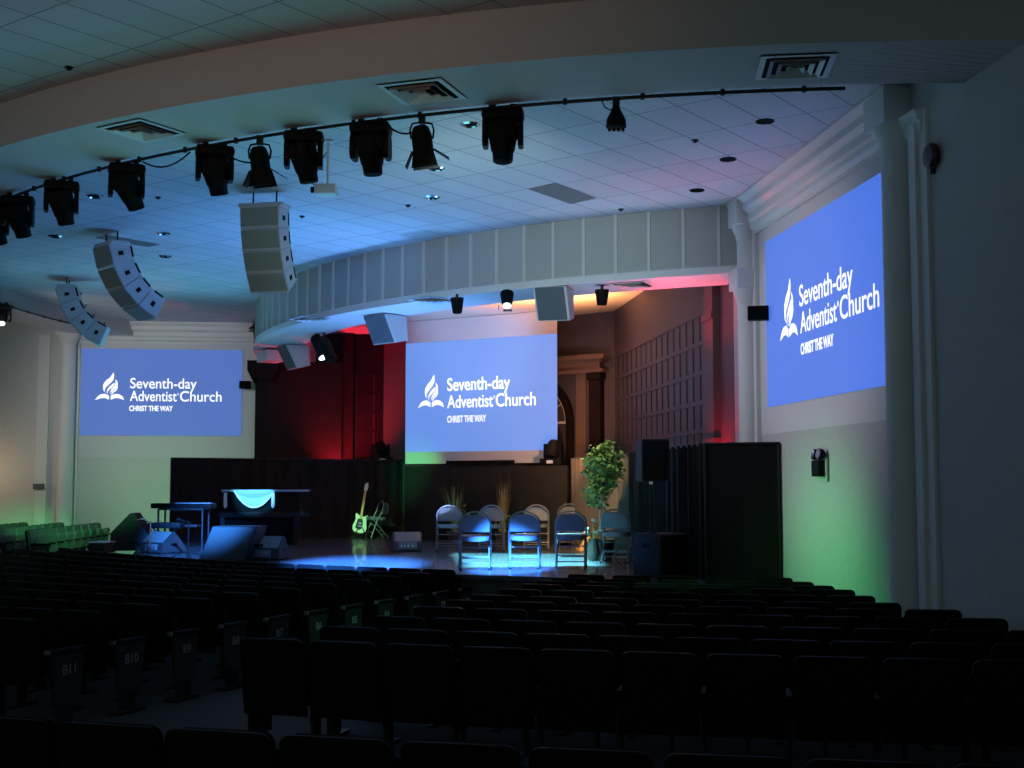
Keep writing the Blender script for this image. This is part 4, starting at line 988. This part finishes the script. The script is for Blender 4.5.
BLUE = (.045, .25, 1.0); RED = (1, .025, .06); GREEN = (.12, 1, .28); ORANGE = (1, .38, .13)
# blue stage wash from the beam
spot('blue_wash_light', HEAD(215), (-5.2, 22.0, ZS), BLUE, 46000, 14, .8)
spot('blue_wash_light', HEAD(304), (-2.3, 18.3, ZS), BLUE, 190000, 18, .8)
spot('blue_wash_light', HEAD(371), (-.12, 17.1, ZS+.25), BLUE, 110000, 10.5, .7)
spot('blue_wash_light', HEAD(18), aty(255, 497, 24.5), (.12, .48, 1), 26000, 5, .6)
# added unseen lamps for the blue light bounced off the deck to the ceiling
spot('blue_bounce_fill', (-2.4, 18.6, ZS+.35), (-2.9, 16.4, ZC), (.10, .42, 1.0), 720, 115, 1.0, 1.6)
spot('blue_bounce_fill', (1.6, 17.6, ZS+.35), (1.0, 15.0, ZC), (.55, .72, 1.0), 540, 112, 1.0, 1.6)
spot('blue_bounce_fill', (-6.2, 23.5, ZS+.3), (-6.0, 22.0, ZC), (.14, .62, .92), 640, 125, 1.0, 1.6)
spot('teal_bounce_fill', (-2.5, 13.5, 1.4), (-2.3, 11.8, ZB), (.25, .95, 1.0), 200, 140, 1.0, 2.0)  # added lamp tinting the beam underside like bounced light
# added fills without a fixture: top of the screen cloth, then the soffit
spot('soffit_cloth_fill', (-1.4, 21.5, 1.1), (-.75, 26.6, 5.1), (.42, .55, 1.0), 1500, 32, .8, .2)
spot('soffit_cloth_fill', (-1.2, 20.4, ZS+.4), (-2.2, 20.6, ZF), (.14, .36, 1.0), 900, 95, 1.0, .3)
# added soft fills without a real lamp: header and columns, far wall
spot('header_fill', onarc(track_at(450), TRZ-.6), (-.2, 18.0, 4.6), (.74, 1, .98), 540, 70, 1.0, .5)
spot('wall_fill', onarc(radians(-84), TRZ-.7), rw(-4.4, TW, 3.7), (.95, .95, 1.0), 410, 75, 1.0, .3)
# cyan rectangle on the deck, cut by the added mask plate
spot('gobo_light', lc, lc+(qs[0]+qs[2]-lc*2)*.5, (.2, .85, 1.0), 16000, 75, .1, .002)
spot('wall_fill', onarc(track_at(62), TRZ-.7), rw(SW, 14.1, 3.3), (1, .93, 1), 1050, 38, 1.0, .3)  # added fill brightening the wall round the near screen
# green washes
spot('green_wash_light', (.6, 13.4, 1.6), rw(SW, 13.6, .8), GREEN, 190, 78, 1.0, .3)
spot('green_wash_light', rw(-4.6, TW-2.6, 1.2), rw(-4.8, TW, 1.6), GREEN, 60, 130, 1.0, .2)
spot('green_wash_light', onarc(radians(-88.5), TRZ-.6), (-9.3, 26.0, .9), GREEN, 700, 50, .9)
spot('green_wash_light', HEAD(504), (-9.5, 26.2, .85), GREEN, 8500, 8, 1.0)
spot('green_wash_light', HEAD(62), aty(366, 525, 27), (.3, 1, .35), 6500, 4.5, .6)
spot('green_wash_light', HEAD(62), (-2.3, 26.8, 2.2), GREEN, 7000, 8, 1.0)
spot('green_wash_light', HEAD(616), (-1.2, 13.6, .4), GREEN, 260, 34, 1.0)
# warm light on flats and plants
spot('warm_front_light', (.6, 18.2, 4.4), (1.35, 23.0, 1.0), (1, .60, .25), 3600, 38, .9)
spot('warm_front_light', (.1, 18.4, 4.4), (-.3, 23.8, 1.0), (1, .66, .32), 220, 30, 1.0)
spot('warm_front_light', (.2, 17.7, 4.4), (1.40, 19.9, 2.2), (1, .85, .5), 420, 24, .9)
# red alcove uplights
spot('red_up_light', rw(SW-.32, 17.4, 2.05), rw(SW-.03, 17.5, 3.2), RED, 90, 120, .9)
spot('red_up_light', rw(-.65, TW-1.2, 1.9), rw(-.6, TW-.4, 3.4), RED, 620, 95, .9)
spot('red_up_light', rw(4.3, 18.3, 3.5), rw(4.5, 17.4, ZF), RED, 150, 90, .9)
spot('red_up_light', rw(-.6, TW-2.5, 3.5), rw(-1.0, TW-3.0, ZF), RED, 240, 105, .9)
# orange alcove
spot('orange_alcove_light', rw(3.0, 22.2, 3.7), rw(3.0, 22.7, 5.45), ORANGE, 3200, 110, 1, .15)
spot('portal_warm_light', rw(3.4, 22.0, 2.2), CM @ V((-1.6, 0, 3.4)), (1, .5, .25), 300, 70, 1, .1)
# warm wall light at the outer end of the far wall
point('warm_wall_light', rw(-8.6, TW-1.0, 2.2), (1, .72, .45), 18)
# warm light from the back of the hall on the beam
spot('warm_hall_light', (-4.0, 1.5, 2.6), (-2.6, 11.0, 5.6), (1, .58, .44), 300, 58, 1.0, .3)
# view
sc.view_settings.view_transform = 'Standard'; sc.view_settings.look = 'None'; sc.view_settings.gamma = 1; sc.view_settings.exposure = 0
sc.view_settings.use_curve_mapping = False
sc.cycles.use_denoising = True
sc.cycles.max_bounces = 6; sc.cycles.sample_clamp_indirect = 3
